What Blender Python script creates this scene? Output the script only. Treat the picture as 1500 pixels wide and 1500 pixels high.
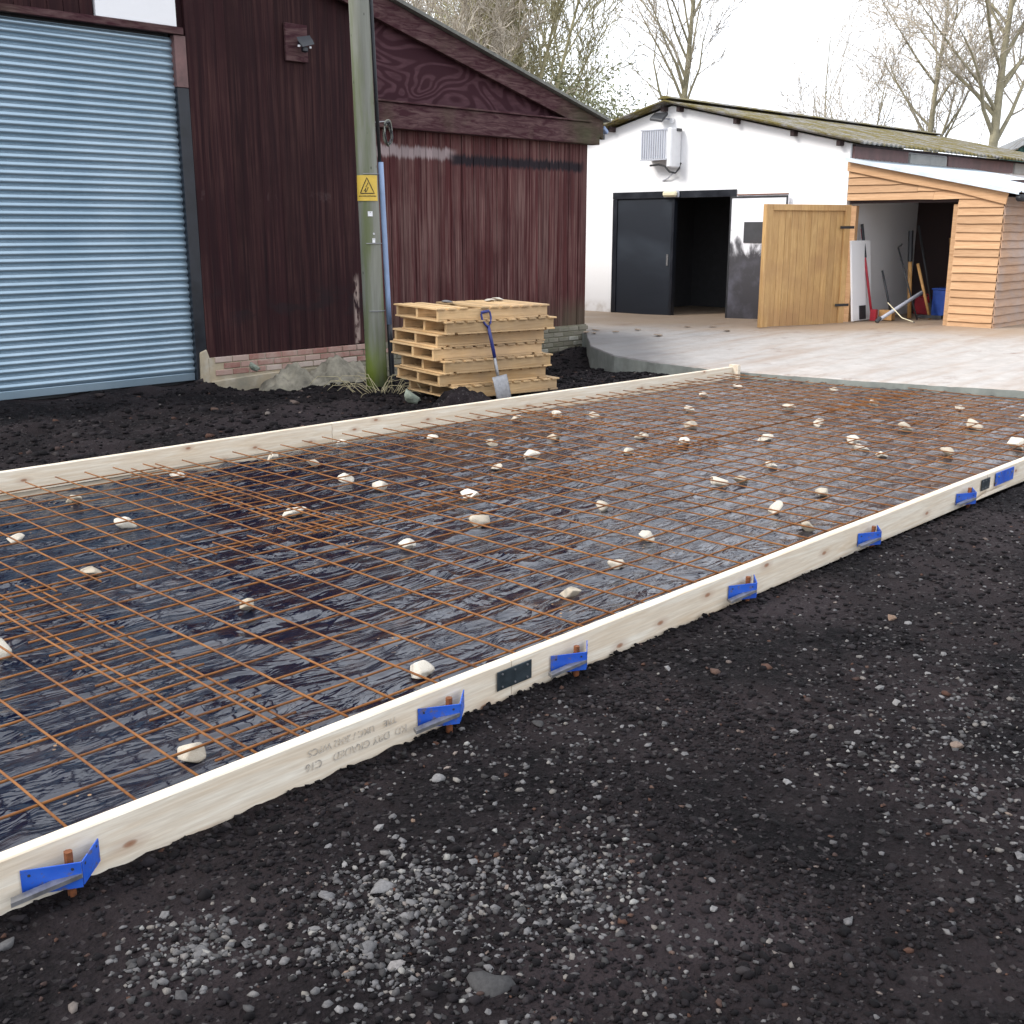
import bpy, bmesh, math, random
import numpy as np
from mathutils import Vector, Matrix, noise, Euler
R=math.radians
random.seed(7); rng=np.random.default_rng(7)
sc=bpy.context.scene; COL=sc.collection
for o in list(bpy.data.objects): bpy.data.objects.remove(o)

# ---------------------------------------------------------------- camera, sky, sun, exposure
cd=bpy.data.cameras.new('camera'); cam=bpy.data.objects.new('camera',cd); COL.objects.link(cam)
cd.sensor_width=36; cd.lens=36*1617/1500; cd.clip_start=.05; cd.clip_end=3000
cam.location=(0,0,1.65); cam.rotation_euler=(R(90-14.394),0,R(44.665-90)); sc.camera=cam
SUN_EL=R(38); SUN_DIR=Vector((-.80,.42,0)).normalized()          # horizontal direction towards the sun
w=bpy.data.worlds.new('World'); sc.world=w; w.use_nodes=True
nt=w.node_tree; nt.nodes.clear()
sky=nt.nodes.new('ShaderNodeTexSky'); sky.sky_type='NISHITA'; sky.sun_disc=False
sky.sun_elevation=SUN_EL; sky.sun_rotation=math.atan2(SUN_DIR.x,SUN_DIR.y); sky.dust_density=4
mx=nt.nodes.new('ShaderNodeMix'); mx.data_type='RGBA'; mx.inputs[0].default_value=.86
mx.inputs[7].default_value=(10.2,10.6,11.4,1)                     # thick white overcast over the clear sky
bg=nt.nodes.new('ShaderNodeBackground'); bg.inputs[1].default_value=.1
wo=nt.nodes.new('ShaderNodeOutputWorld')
nt.links.new(sky.outputs[0],mx.inputs[6]); nt.links.new(mx.outputs[2],bg.inputs[0]); nt.links.new(bg.outputs[0],wo.inputs[0])
sl=bpy.data.lights.new('sun','SUN'); sl.energy=1.5; sl.angle=R(16); sl.color=(1,.95,.88)
so=bpy.data.objects.new('sun',sl); COL.objects.link(so)
sd=Vector((SUN_DIR.x*math.cos(SUN_EL),SUN_DIR.y*math.cos(SUN_EL),math.sin(SUN_EL)))
so.rotation_euler=sd.to_track_quat('Z','Y').to_euler(); so.location=(-20,10,20)
vs=sc.view_settings; vs.view_transform='Standard'; vs.look='None'; vs.gamma=1; vs.use_curve_mapping=False
vs.exposure=.95

# ---------------------------------------------------------------- helpers
class MB:
    def __init__(s): s.v=[]; s.f=[]
    def add(s,v,f):
        n=len(s.v); s.v+= [tuple(p) for p in v]; s.f+=[tuple(i+n for i in q) for q in f]; return s
    def box(s,c,d,rot=None,jit=0):
        hx,hy,hz=d[0]/2,d[1]/2,d[2]/2
        P=[Vector((x*hx,y*hy,z*hz)) for x in(-1,1) for y in(-1,1) for z in(-1,1)]
        if jit: P=[p+Vector((random.uniform(-jit,jit),random.uniform(-jit,jit),random.uniform(-jit,jit))) for p in P]
        if rot is not None:
            M=Euler(rot).to_matrix(); P=[M@p for p in P]
        c=Vector(c)
        return s.add([p+c for p in P],[(0,1,3,2),(4,6,7,5),(0,4,5,1),(2,3,7,6),(0,2,6,4),(1,5,7,3)])
    def bb(s,a,b): return s.box([(a[i]+b[i])/2 for i in range(3)],[abs(b[i]-a[i]) for i in range(3)])
    def tube(s,path,r,n=8,cap=True):
        path=[Vector(p) for p in path]; rs=r if isinstance(r,(list,tuple)) else [r]*len(path)
        V=[];Fc=[]
        for i,p in enumerate(path):
            t=(path[min(i+1,len(path)-1)]-path[max(i-1,0)]).normalized()
            a=t.cross(Vector((0,0,1)) if abs(t.z)<.9 else Vector((1,0,0))).normalized(); b=t.cross(a)
            for k in range(n):
                q=2*math.pi*k/n; V.append(p+(a*math.cos(q)+b*math.sin(q))*rs[i])
        for i in range(len(path)-1):
            for k in range(n):
                k2=(k+1)%n; Fc.append((i*n+k,i*n+k2,(i+1)*n+k2,(i+1)*n+k))
        if cap: Fc.append(tuple(range(n))[::-1]); Fc.append(tuple((len(path)-1)*n+k for k in range(n)))
        return s.add(V,Fc)
    def ext(s,poly,vec):                                          # polygon (3D points) pushed along vec
        n=len(poly); poly=[Vector(p) for p in poly]; vec=Vector(vec)
        Fc=[tuple(range(n)),tuple(range(2*n-1,n-1,-1))]+[(i,i+n,(i+1)%n+n,(i+1)%n) for i in range(n)]
        return s.add(poly+[p+vec for p in poly],Fc)
    def mesh(s,name,mat,smooth=False,bevel=0):
        m=bpy.data.meshes.new(name); m.from_pydata(s.v,[],s.f)
        bm=bmesh.new(); bm.from_mesh(m)
        bmesh.ops.recalc_face_normals(bm,faces=bm.faces)
        if bevel: bmesh.ops.bevel(bm,geom=list(bm.edges),offset=bevel,segments=1,affect='EDGES',clamp_overlap=True)
        bm.to_mesh(m); bm.free()
        m.materials.append(mat)
        if smooth:
            for p in m.polygons: p.use_smooth=True
        m.update(); return m
    def build(s,name,mat,parent=None,smooth=False,bevel=0):
        return link(name,s.mesh(name,mat,smooth,bevel),parent)
def link(name,mesh,parent=None,loc=(0,0,0),rot=(0,0,0),scale=(1,1,1)):
    o=bpy.data.objects.new(name,mesh); COL.objects.link(o); o.location=loc; o.rotation_euler=rot; o.scale=scale
    if parent is not None: o.parent=parent
    return o
def tag(o,label,cat,group=None):
    o['label']=label; o['category']=cat
    if group: o['group']=group
    return o
def thing(name,label,cat,loc=(0,0,0),rz=0,group=None):
    o=bpy.data.objects.new(name,None); COL.objects.link(o); o.location=loc; o.rotation_euler=(0,0,rz); o.empty_display_size=.2
    return tag(o,label,cat,group)
def struct(o): o['kind']='structure'; return o
def stuff(o): o['kind']='stuff'; return o
def cm(o,parent): o.parent=parent; return o

# ---------------------------------------------------------------- materials
class NT:
    def __init__(s,name):
        s.m=bpy.data.materials.new(name); s.m.use_nodes=True; s.t=s.m.node_tree
        s.b=s.t.nodes['Principled BSDF']
    def n(s,typ,**k):
        d=s.t.nodes.new('ShaderNode'+typ)
        for a,v in k.items(): setattr(d,a,v)
        return d
    def l(s,a,b): s.t.links.new(a,b)
    def coord(s,kind='Object',scale=(1,1,1),rnd=False,rot=(0,0,0)):
        if kind=='World': src=s.n('NewGeometry').outputs['Position']
        else: src=s.n('TexCoord').outputs[kind]
        if rnd:
            oi=s.n('ObjectInfo'); mu=s.n('VectorMath',operation='SCALE'); mu.inputs[0].default_value=(31,17,23)
            s.l(oi.outputs['Random'],mu.inputs['Scale']); ad=s.n('VectorMath',operation='ADD'); s.l(src,ad.inputs[0]); s.l(mu.outputs[0],ad.inputs[1]); src=ad.outputs[0]
        mp=s.n('Mapping'); mp.inputs['Scale'].default_value=scale; mp.inputs['Rotation'].default_value=rot; s.l(src,mp.inputs[0]); return mp.outputs[0]
    def noise(s,vec,scale,detail=4,rough=.55,dist=0):
        d=s.n('TexNoise'); d.inputs['Scale'].default_value=scale; d.inputs['Detail'].default_value=detail; d.inputs['Roughness'].default_value=rough; d.inputs['Distortion'].default_value=dist
        if vec is not None: s.l(vec,d.inputs['Vector'])
        return d.outputs[0]
    def vor(s,vec,scale,feat='F1',out=0,rand=1):
        d=s.n('TexVoronoi',feature=feat); d.inputs['Scale'].default_value=scale; d.inputs['Randomness'].default_value=rand
        if vec is not None: s.l(vec,d.inputs['Vector'])
        return d.outputs[out]
    def ramp(s,fac,stops,interp='LINEAR'):
        d=s.n('ValToRGB'); d.color_ramp.interpolation=interp; e=d.color_ramp.elements
        while len(e)<len(stops): e.new(.5)
        for i,(p,c) in enumerate(stops):
            e[i].position=p; e[i].color=(c,c,c,1) if isinstance(c,(int,float)) else (*c,1)
        s.l(fac,d.inputs[0]); return d.outputs[0]
    def mix(s,f,a,b,mode='MIX'):
        d=s.n('Mix',data_type='RGBA',blend_type=mode)
        for i,x in((0,f),(6,a),(7,b)):
            if isinstance(x,(int,float)): d.inputs[i].default_value=x if i==0 else (x,x,x,1)
            elif isinstance(x,tuple): d.inputs[i].default_value=(*x,1)
            else: s.l(x,d.inputs[i])
        return d.outputs[2]
    def math(s,op,a,b=0.0):
        d=s.n('Math',operation=op)
        for i,x in((0,a),(1,b)):
            if isinstance(x,(int,float)): d.inputs[i].default_value=x
            else: s.l(x,d.inputs[i])
        return d.outputs[0]
    def axis(s,i,kind='World'):
        d=s.n('SeparateXYZ'); s.l(s.coord(kind),d.inputs[0]); return d.outputs[i]
    def band(s,v,a,b,soft):                                       # 1 between a and b
        m1=s.n('MapRange',interpolation_type='SMOOTHSTEP'); m1.inputs[1].default_value=a-soft; m1.inputs[2].default_value=a+soft; s.l(v,m1.inputs[0])
        m2=s.n('MapRange',interpolation_type='SMOOTHSTEP'); m2.inputs[1].default_value=b-soft; m2.inputs[2].default_value=b+soft; s.l(v,m2.inputs[0])
        return s.math('SUBTRACT',m1.outputs[0],m2.outputs[0])
    def bump(s,h,strength,dist=.01,prev=None):
        d=s.n('Bump'); d.inputs['Strength'].default_value=strength; d.inputs['Distance'].default_value=dist; s.l(h,d.inputs['Height'])
        if prev is not None: s.l(prev,d.inputs['Normal'])
        return d.outputs[0]
    def out(s,col=None,rough=.7,normal=None,metal=0,spec=.5):
        b=s.b
        for k,x in(('Base Color',col),('Roughness',rough),('Metallic',metal),('Specular IOR Level',spec)):
            if x is None: continue
            if isinstance(x,(int,float)): b.inputs[k].default_value=x if k!='Base Color' else (x,x,x,1)
            elif isinstance(x,tuple): b.inputs[k].default_value=(*x,1)
            else: s.l(x,b.inputs[k])
        if normal is not None: s.l(normal,b.inputs['Normal'])
        return s.m
M={}
def plain(name,col,rough=.6,metal=0,var=.25,scale=9,bump=.15,kind='Object'):
    k=NT(name); v=k.coord(kind,rnd=(kind=='Object')); n=k.noise(v,scale,6,.65)
    c=k.mix(k.ramp(n,[(.3,0.),(.75,1.)]),tuple(x*(1-var) for x in col),tuple(min(1,x*(1+var)) for x in col))
    M[name]=k.out(c,k.ramp(n,[(.2,max(.05,rough-.12)),(.8,min(1,rough+.12))]),k.bump(k.noise(v,scale*9,4),bump,.003),metal); return M[name]
def wood(name,light,dark,axis=0,rough=.7,knots=True,var=.2,grain=1.0,weather=None,face=None):
    k=NT(name); sc_=[9,9,9]; sc_[axis]=.55; v=k.coord('Object',tuple(x*grain for x in sc_),rnd=True)
    n=k.noise(v,2.2,5,.6,1.6); fine=k.noise(v,14,4,.6,.4)
    c=k.mix(k.ramp(n,[(.35,0.),(.7,1.)]),light,dark)
    c=k.mix(k.math('MULTIPLY',k.ramp(fine,[(.35,0.),(.7,1.)]),.4),c,tuple(x*.66 for x in dark))
    if knots:
        sk=[4.5,4.5,4.5]; sk[axis]=1.7; 
        if face is not None: sk[face]=0.0
        kv=k.coord('Object',tuple(sk),rnd=True)
        if face is not None:                                       # knots laid out over the broad face
            sx=k.n('SeparateXYZ'); k.l(k.coord('Object'),sx.inputs[0]); oi2=k.n('ObjectInfo'); cx=k.n('CombineXYZ'); k.l(k.math('ADD',k.math('MULTIPLY',sx.outputs[0],3.6),k.math('MULTIPLY',oi2.outputs['Random'],40.0)),cx.inputs[0]); k.l(k.math('MULTIPLY',sx.outputs[2],8.0),cx.inputs[1])
            vd=k.n('TexVoronoi',voronoi_dimensions='2D'); vd.inputs['Scale'].default_value=1.0; k.l(cx.outputs[0],vd.inputs['Vector']); d=vd.outputs[0]; sp=k.n('SeparateColor'); k.l(vd.outputs[1],sp.inputs[0])
        else:
            d=k.vor(kv,1.0); sp=k.n('SeparateColor'); k.l(k.vor(kv,1.0,out=1),sp.inputs[0])
        c=k.mix(k.math('MULTIPLY',k.ramp(d,[(.0,.95),(.055,.8),(.09,.28),(.26,0.)]),k.ramp(sp.outputs[0],[(.58,0.),(.62,1.)])),c,(dark[0]*.42,dark[1]*.22,dark[2]*.14))
    if weather:
        wn=k.noise(k.coord('World'),1.7,5,.6); c=k.mix(k.ramp(wn,[(.42,0.),(.68,.75)]),c,weather)
    oi=k.n('ObjectInfo'); hv=k.n('HueSaturation'); k.l(c,hv.inputs['Color'])
    mr=k.n('MapRange'); mr.inputs[3].default_value=1-var; mr.inputs[4].default_value=1+var; k.l(oi.outputs['Random'],mr.inputs[0]); k.l(mr.outputs[0],hv.inputs['Value'])
    M[name]=k.out(hv.outputs[0],rough,k.bump(fine,.25,.002)); return M[name]
wood('pine',(.76,.70,.59),(.62,.50,.36),0,.7,True,.04,1.0,None,1)
wood('pallet',(.62,.43,.23),(.46,.29,.13),0,.8,True,.24,1.2,(.36,.25,.15))
wood('clad',(.55,.34,.185),(.42,.235,.115),1,.7,True,.13,1.0)
wood('cladx',(.42,.26,.16),(.30,.18,.11),0,.75,True,.13,1.0,(.30,.25,.23))
wood('doorwood',(.60,.39,.17),(.44,.25,.09),2,.6,True,.12,1.0,(.36,.20,.09))
wood('ply',(.085,.022,.028),(.05,.013,.018),0,.5,False,.05,.6)
plain('concrete',(.42,.42,.40),.85,0,.2,5,.4); plain('black_steel',(.012,.014,.02),.35,0,.4,4,.15)
plain('dark_grey',(.03,.032,.036),.45); plain('plate_grey',(.05,.065,.075),.42,.6,.3,30)
k=NT('blue_paint'); v=k.coord('Object',rnd=True); ch=k.noise(v,26,5,.7); sc2=k.noise(v,7,4); c=k.mix(k.ramp(sc2,[(.3,0.),(.75,1.)]),(.006,.06,.40),(.02,.11,.52)); c=k.mix(k.ramp(ch,[(.56,0.),(.63,.8)]),c,(.10,.08,.075)); M['blue_paint']=k.out(c,k.ramp(ch,[(.3,.35),(.7,.7)]),k.bump(ch,.15,.002)); plain('rust',(.17,.055,.018),.85,.1,.5,60,.5)
plain('steel',(.30,.30,.31),.45,.8,.25,30); plain('white_plastic',(.75,.76,.78),.4,0,.06,8,.05); plain('grey_plastic',(.42,.44,.5),.5,0,.1,8,.05)
plain('duct_blue',(.22,.30,.46),.5,0,.12,9); plain('duct_black',(.015,.017,.022),.5)
plain('tool_blue',(.02,.03,.16),.4); plain('crate_blue',(.008,.045,.25),.45); plain('red',(.35,.015,.03),.45); plain('yellow',(.55,.42,.05),.5); plain('handle_wood',(.45,.25,.09),.6)
plain('bark',(.30,.27,.18),.9,0,.35,6,.6); plain('twig',(.44,.39,.32),.9,0,.3,3,.2); plain('twig_green',(.36,.33,.20),.9,0,.3,3,.2); plain('hedge_leaf',(.30,.31,.18),.75,0,.4,.8,.1)
plain('straw',(.38,.33,.20),.85,0,.3,20); plain('cream',(.70,.64,.45),.45,0,.08); plain('sign_yellow',(.62,.42,.06),.5,0,.12,14); plain('ink',(.02,.02,.02),.7); k=NT('ink_grey'); v=k.coord('Object'); nn=k.noise(v,55,4,.7); n3=k.noise(v,9,3); M['ink_grey']=k.out(k.mix(k.math('MULTIPLY',k.ramp(nn,[(.38,.25),(.62,1.)]),k.ramp(n3,[(.35,.2),(.6,1.)])),(.68,.60,.49),(.20,.185,.17)),.9); plain('tag_white',(.72,.72,.74),.5)
plain('green_sheet',(.05,.13,.11),.5,.2,.2,2); plain('roof_pale',(.5,.52,.54),.6,0,.1,3); plain('tin',(.66,.74,.80),.38,.35,.08,4,.1); plain('glass_dark',(.02,.02,.025),.12)
plain('brown_panel',(.16,.085,.08),.6,0,.35,5,.3); plain('grey_panel',(.40,.39,.37),.8,0,.2,5,.3); plain('timber_dark',(.035,.02,.02),.8); plain('rope_grey',(.25,.26,.22),.7)
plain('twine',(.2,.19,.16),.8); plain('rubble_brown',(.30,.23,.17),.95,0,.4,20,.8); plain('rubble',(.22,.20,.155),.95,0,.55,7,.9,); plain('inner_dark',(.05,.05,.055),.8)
# reinforcing bar
k=NT('rebar'); v=k.coord('World'); n=k.noise(v,7,5,.7); c=k.ramp(n,[(.25,(.06,.021,.009)),(.5,(.20,.075,.017)),(.8,(.31,.135,.034))]); M['rebar']=k.out(c,.8,k.bump(k.noise(v,160,2),.5,.002),.15)
# chalk lumps
k=NT('chalk'); v=k.coord('Object',rnd=True); n=k.noise(v,14,6,.65); oi=k.n('ObjectInfo')
c=k.mix(k.ramp(n,[(.4,0.),(.75,.8)]),(.66,.63,.56),(.40,.32,.21)); c=k.mix(k.ramp(oi.outputs['Random'],[(.35,0.),(1,.7)]),c,(.30,.235,.15)); M['chalk']=k.out(c,.9,k.bump(k.noise(v,45,5),.5,.006))
# ground stones
def stone_mat(name,stops,src):
    k=NT(name); v=k.coord('World'); f=k.n('ObjectInfo').outputs['Random'] if src=='obj' else k.n('NewGeometry').outputs['Random Per Island']
    c=k.ramp(f,stops); c=k.mix(k.ramp(k.noise(v,120,4),[(.35,.0),(.8,.45)]),c,(.006,.005,.006)); M[name]=k.out(c,.88,k.bump(k.noise(v,300,3),.35,.002),0,.16)
stone_mat('pebble_dark',[(0,(.0018,.0014,.002)),(.5,(.006,.0048,.0058)),(.88,(.016,.0132,.0152)),(.97,(.035,.031,.032)),(.99,(.07,.033,.021)),(1,(.17,.16,.15))],'isl')
stone_mat('pebble_grey',[(0,(.02,.019,.019)),(.4,(.065,.063,.064)),(.8,(.14,.137,.14)),(.95,(.16,.145,.13)),(1,(.26,.26,.25))],'isl')
stone_mat('stone',[(0,(.03,.029,.029)),(.5,(.11,.108,.11)),(.9,(.20,.195,.195)),(1,(.17,.11,.075))],'obj')
# dark earth
k=NT('earth'); v=k.coord('World'); big=k.noise(v,1.1,6,.6); fine=k.noise(v,38,6,.7); vo=k.vor(v,75)
c=k.mix(k.ramp(big,[(.40,0.),(.62,1.)]),(.0016,.0012,.0018),(.021,.0155,.0165)); c=k.mix(k.ramp(fine,[(.45,0.),(.8,.7)]),c,(.024,.0185,.021))
cell=k.vor(v,75,out=1); sp=k.n('SeparateColor'); k.l(cell,sp.inputs[0]); c=k.mix(k.ramp(sp.outputs[0],[(.93,0.),(.99,.8)]),c,(.06,.055,.055))
grey=k.noise(v,.55,3,.5); c=k.mix(k.ramp(grey,[(.55,0.),(.75,.5)]),c,(.030,.024,.028))
b=k.bump(fine,.7,.02); b=k.bump(vo,.6,.012,b); M['earth']=k.out(c,.9,b,0,.12)
# yard concrete, muddy towards the white building
k=NT('yard'); v=k.coord('World'); a=k.noise(v,.6,6,.6); f=k.noise(v,6,6,.7); st=k.noise(k.coord('World',(.5,3.5,1),rot=(0,0,.25)),1.2,5,.6)
c=k.mix(k.ramp(f,[(.3,0.),(.75,1.)]),(.34,.315,.29),(.47,.44,.41)); c=k.mix(k.ramp(st,[(.46,0.),(.68,.7)]),c,(.31,.24,.19))
xx=k.axis(0); mud=k.math('ADD',xx,k.math('MULTIPLY',k.math('SUBTRACT',a,.5),5.0)); yy=k.axis(1)
mud=k.math('ADD',mud,k.math('MULTIPLY',k.math('SUBTRACT',yy,9.0),.45))
c=k.mix(k.math('MULTIPLY',k.band(mud,14.6,60,1.3),.85),c,(.30,.21,.135)); c=k.mix(k.ramp(k.noise(v,2.3,5,.65),[(.6,0.),(.72,.7)]),c,(.17,.10,.07))
wet=k.math('MULTIPLY',k.band(k.math('ADD',k.math('SUBTRACT',yy,k.math('MULTIPLY',xx,.9)),k.math('MULTIPLY',a,1.2)),-1.2,40,.6),k.band(xx,0,13.4,.8)); c=k.mix(k.math('MULTIPLY',wet,.8),c,(.10,.10,.105))
M['yard']=k.out(c,k.ramp(a,[(.35,.45),(.65,.85)]),k.bump(f,.3,.02))
# wet plastic membrane
k=NT('membrane'); v=k.coord('World'); st=k.coord('World',(1,3.2,1),rot=(0,0,.12)); d1=k.noise(v,1.6,5,.6); d2=k.noise(st,5,5,.65)
dirt=k.math('MULTIPLY',k.ramp(d1,[(.48,0.),(.74,.85)]),k.ramp(d2,[(.48,0.),(.68,1.)]))
film=k.math('MULTIPLY',k.band(k.math('ADD',k.axis(0),k.math('MULTIPLY',d1,3.0)),7.6,60,2.2),k.ramp(d2,[(.3,.12),(.6,.6)])); dirt=k.math('MAXIMUM',dirt,film)
c=k.mix(dirt,(.0022,.0045,.015),(.080,.054,.047))
crumb=k.vor(v,26); cn=k.noise(v,2.1,3); dry=k.math('MULTIPLY',k.ramp(crumb,[(.12,1.),(.2,0.)]),k.ramp(cn,[(.60,0.),(.66,1.)])); c=k.mix(dry,c,(.28,.16,.07))
ro=k.mix(dirt,k.ramp(k.noise(v,1.3,3),[(.35,.07),(.65,.17)]),.36); ro=k.mix(dry,ro,.9)
w0=k.noise(k.coord('World',(.55,1.9,1),rot=(0,0,.22)),3.2,3,.5,1.8); cr=k.math('SUBTRACT',1.0,k.math('ABSOLUTE',k.math('MULTIPLY',k.math('SUBTRACT',w0,.5),7.0))); cr=k.ramp(cr,[(.0,0.),(1.,1.)])
w1=k.noise(k.coord('World',(1,1.8,1),rot=(0,0,.3)),2.6,2,.45,1.4); w2=k.noise(k.coord('World',(1,1.6,1),rot=(0,0,-.6)),24,3,.55,.9)
b=k.bump(w1,.24,.07); b=k.bump(cr,.30,.014,b); b=k.bump(k.math('MULTIPLY',w2,k.ramp(k.noise(v,1.1,3),[(.42,.1),(.6,1.)])),.13,.008,b); k.b.inputs['IOR'].default_value=1.55; k.b.inputs['Coat Weight'].default_value=.12; k.b.inputs['Coat Roughness'].default_value=.16; k.l(b,k.b.inputs['Coat Normal']); M['membrane']=k.out(c,ro,b,0,.6)
# blinding strip
plain('strip',(.20,.17,.13),.9,0,.3,6,.5,'World')
# barn boards
def barnmat(name,base,red,streak,bands):
    k=NT(name); v=k.coord('World',(14,14,.55)); n=k.noise(v,1.0,6,.65); n2=k.noise(k.coord('World',(34,34,.9)),1,4,.6); big=k.noise(k.coord('World'),.9,5,.6)
    c=k.mix(k.ramp(n,[(.3,0.),(.7,1.)]),base,red); z=k.axis(2); x=k.axis(0)
    lo=k.band(z,-1,1.9,.9)
    c=k.mix(k.math('MULTIPLY',k.ramp(n2,[(.44,0.),(.70,.8)]),k.ramp(big,[(.38,.2),(.6,1.)])),c,streak); wn=k.noise(k.coord('World',(5,5,.45)),1,4,.6); c=k.mix(k.math('MULTIPLY',k.ramp(wn,[(.52,0.),(.7,.6)]),k.ramp(n2,[(.3,.2),(.6,1.)])),c,tuple(x*.8 for x in streak))
    if bands:
        zz=k.math('ADD',z,k.math('MULTIPLY',k.math('SUBTRACT',n2,.5),.18))
        wb=k.math('MULTIPLY',k.band(zz,2.53,2.66,.03),k.band(x,8.5,10.3,.12)); c=k.mix(k.math('MULTIPLY',wb,.75),c,(.34,.28,.28))
        kb=k.math('MULTIPLY',k.band(zz,2.47,2.6,.03),k.band(x,10.25,12.9,.1)); c=k.mix(k.math('MULTIPLY',kb,.95),c,(.012,.010,.014))
        mo=k.math('MULTIPLY',k.band(z,-.5,.55,.2),k.ramp(big,[(.4,0.),(.6,.6)])); c=k.mix(mo,c,(.075,.07,.045))
    else:
        sm=k.math('MULTIPLY',k.band(z,.62,.95,.12),k.ramp(k.noise(k.coord('World',(2.5,2.5,6)),1,4),[(.52,0.),(.62,.8)])); c=k.mix(sm,c,(.018,.010,.012))
        sm=k.math('MULTIPLY',k.band(z,1.95,2.06,.04),k.ramp(k.noise(k.coord('World',(9,9,6)),1,4),[(.56,0.),(.74,.25)])); c=k.mix(sm,c,(.2,.15,.15))
        pl=k.math('MULTIPLY',k.math('MULTIPLY',k.band(x,8.60,8.68,.02),k.band(z,.2,1.05,.12)),k.ramp(k.noise(k.coord('World',(14,14,5)),1,4),[(.42,0.),(.52,.9)])); c=k.mix(pl,c,(.30,.23,.20))
    oi=k.n('ObjectInfo'); hv=k.n('HueSaturation'); k.l(c,hv.inputs['Color']); mr=k.n('MapRange'); mr.inputs[3].default_value=.86; mr.inputs[4].default_value=1.14; k.l(oi.outputs['Random'],mr.inputs[0]); k.l(mr.outputs[0],hv.inputs['Value'])
    M[name]=k.out(hv.outputs[0],.8,k.bump(n2,.3,.004),0,.18)
barnmat('barn_dark',(.0135,.0045,.0062),(.026,.0070,.0085),(.070,.030,.027),False)
barnmat('barn_red',(.034,.0085,.010),(.080,.021,.021),(.20,.12,.107),True)
k=NT('barn_ply'); n=k.noise(k.coord('World',(.75,.3,1.5)),.95,2,.45,.9); f=k.noise(k.coord('World',(2,2,9)),2,4,.6)
wv=k.math('ADD',k.math('MULTIPLY',k.math('SINE',k.math('MULTIPLY',n,95.0)),.5),.5)
c=k.mix(k.math('MULTIPLY',k.ramp(wv,[(.3,0.),(.85,1.)]),k.ramp(f,[(.3,.35),(.65,1.)])),(.034,.010,.015),(.080,.036,.044)); M['barn_ply']=k.out(c,.8,None,0,.18)
k=NT('barn_trim'); v=k.coord('World',(1.4,9,9)); n=k.noise(v,2.2,5,.65,1); c=k.mix(k.ramp(n,[(.4,0.),(.72,1.)]),(.042,.013,.018),(.13,.078,.075)); g=k.noise(k.coord('World'),1.4,5,.6); x=k.axis(0)
c=k.mix(k.math('MULTIPLY',k.band(x,12.6,20,.5),k.ramp(g,[(.35,.3),(.6,.95)])),c,(.055,.065,.030)); c=k.mix(k.ramp(g,[(.55,0.),(.75,.55)]),c,(.085,.072,.045)); M['barn_trim']=k.out(c,.82,k.bump(n,.3,.004),0,.18)
# roller shutter
k=NT('shutter'); n=k.noise(k.coord('World',(1,1,1)),1.5,4); c=k.mix(k.ramp(n,[(.3,0.),(.7,1.)]),(.25,.345,.42),(.33,.425,.50)); M['shutter']=k.out(c,.30,None,.6)
# bricks
k=NT('brick'); oi=k.n('ObjectInfo'); v=k.coord('Object',rnd=True); c=k.ramp(oi.outputs['Random'],[(0,(.26,.125,.10)),(.45,(.32,.18,.145)),(.8,(.36,.235,.195)),(1,(.46,.39,.34))]); c=k.mix(k.ramp(k.noise(k.coord('World'),5,6,.7),[(.42,0.),(.66,.9)]),c,(.38,.28,.235)); M['brick']=k.out(c,.9,k.bump(k.noise(v,40,4),.4,.005))
k=NT('brick_old'); oi=k.n('ObjectInfo'); v=k.coord('Object',rnd=True); c=k.ramp(oi.outputs['Random'],[(0,(.13,.115,.085)),(.6,(.18,.165,.13)),(.93,(.22,.20,.16)),(1,(.42,.42,.38))]); c=k.mix(k.ramp(k.noise(v,9,5,.7),[(.45,0.),(.75,.7)]),c,(.095,.105,.06)); M['brick_old']=k.out(c,.9,k.bump(k.noise(v,40,4),.4,.005))
k=NT('render'); v=k.coord('World'); c=k.mix(k.ramp(k.noise(v,2.2,6,.65),[(.35,0.),(.7,1.)]),(.40,.33,.23),(.24,.22,.17)); c=k.mix(k.ramp(k.noise(v,5,5),[(.5,0.),(.7,.8)]),c,(.45,.42,.36)); c=k.mix(k.math('MULTIPLY',k.band(k.axis(0),7.9,30,.7),.75),c,(.10,.10,.065)); M['render']=k.out(c,.92,k.bump(k.noise(v,22,5),.5,.01))
# pole wood with algae
k=NT('pole'); v=k.coord('World',(12,12,.7)); n=k.noise(v,1,5,.65); c=k.mix(k.ramp(n,[(.3,0.),(.7,1.)]),(.14,.145,.115),(.24,.245,.215)); g=k.noise(k.coord('World',(7,7,.9)),1,4); z=k.axis(2)
c=k.mix(k.ramp(g,[(.45,0.),(.65,.75)]),c,(.10,.125,.04)); c=k.mix(k.math('MULTIPLY',k.band(z,-1,.35,.25),k.ramp(g,[(.35,.3),(.6,.95)])),c,(.15,.20,.018)); sx=k.vor(k.coord('World',(9,9,5)),1); c=k.mix(k.ramp(sx,[(.05,.8),(.1,0.)]),c,(.04,.04,.03)); M['pole']=k.out(c,.85,k.bump(n,.4,.006))
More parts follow.
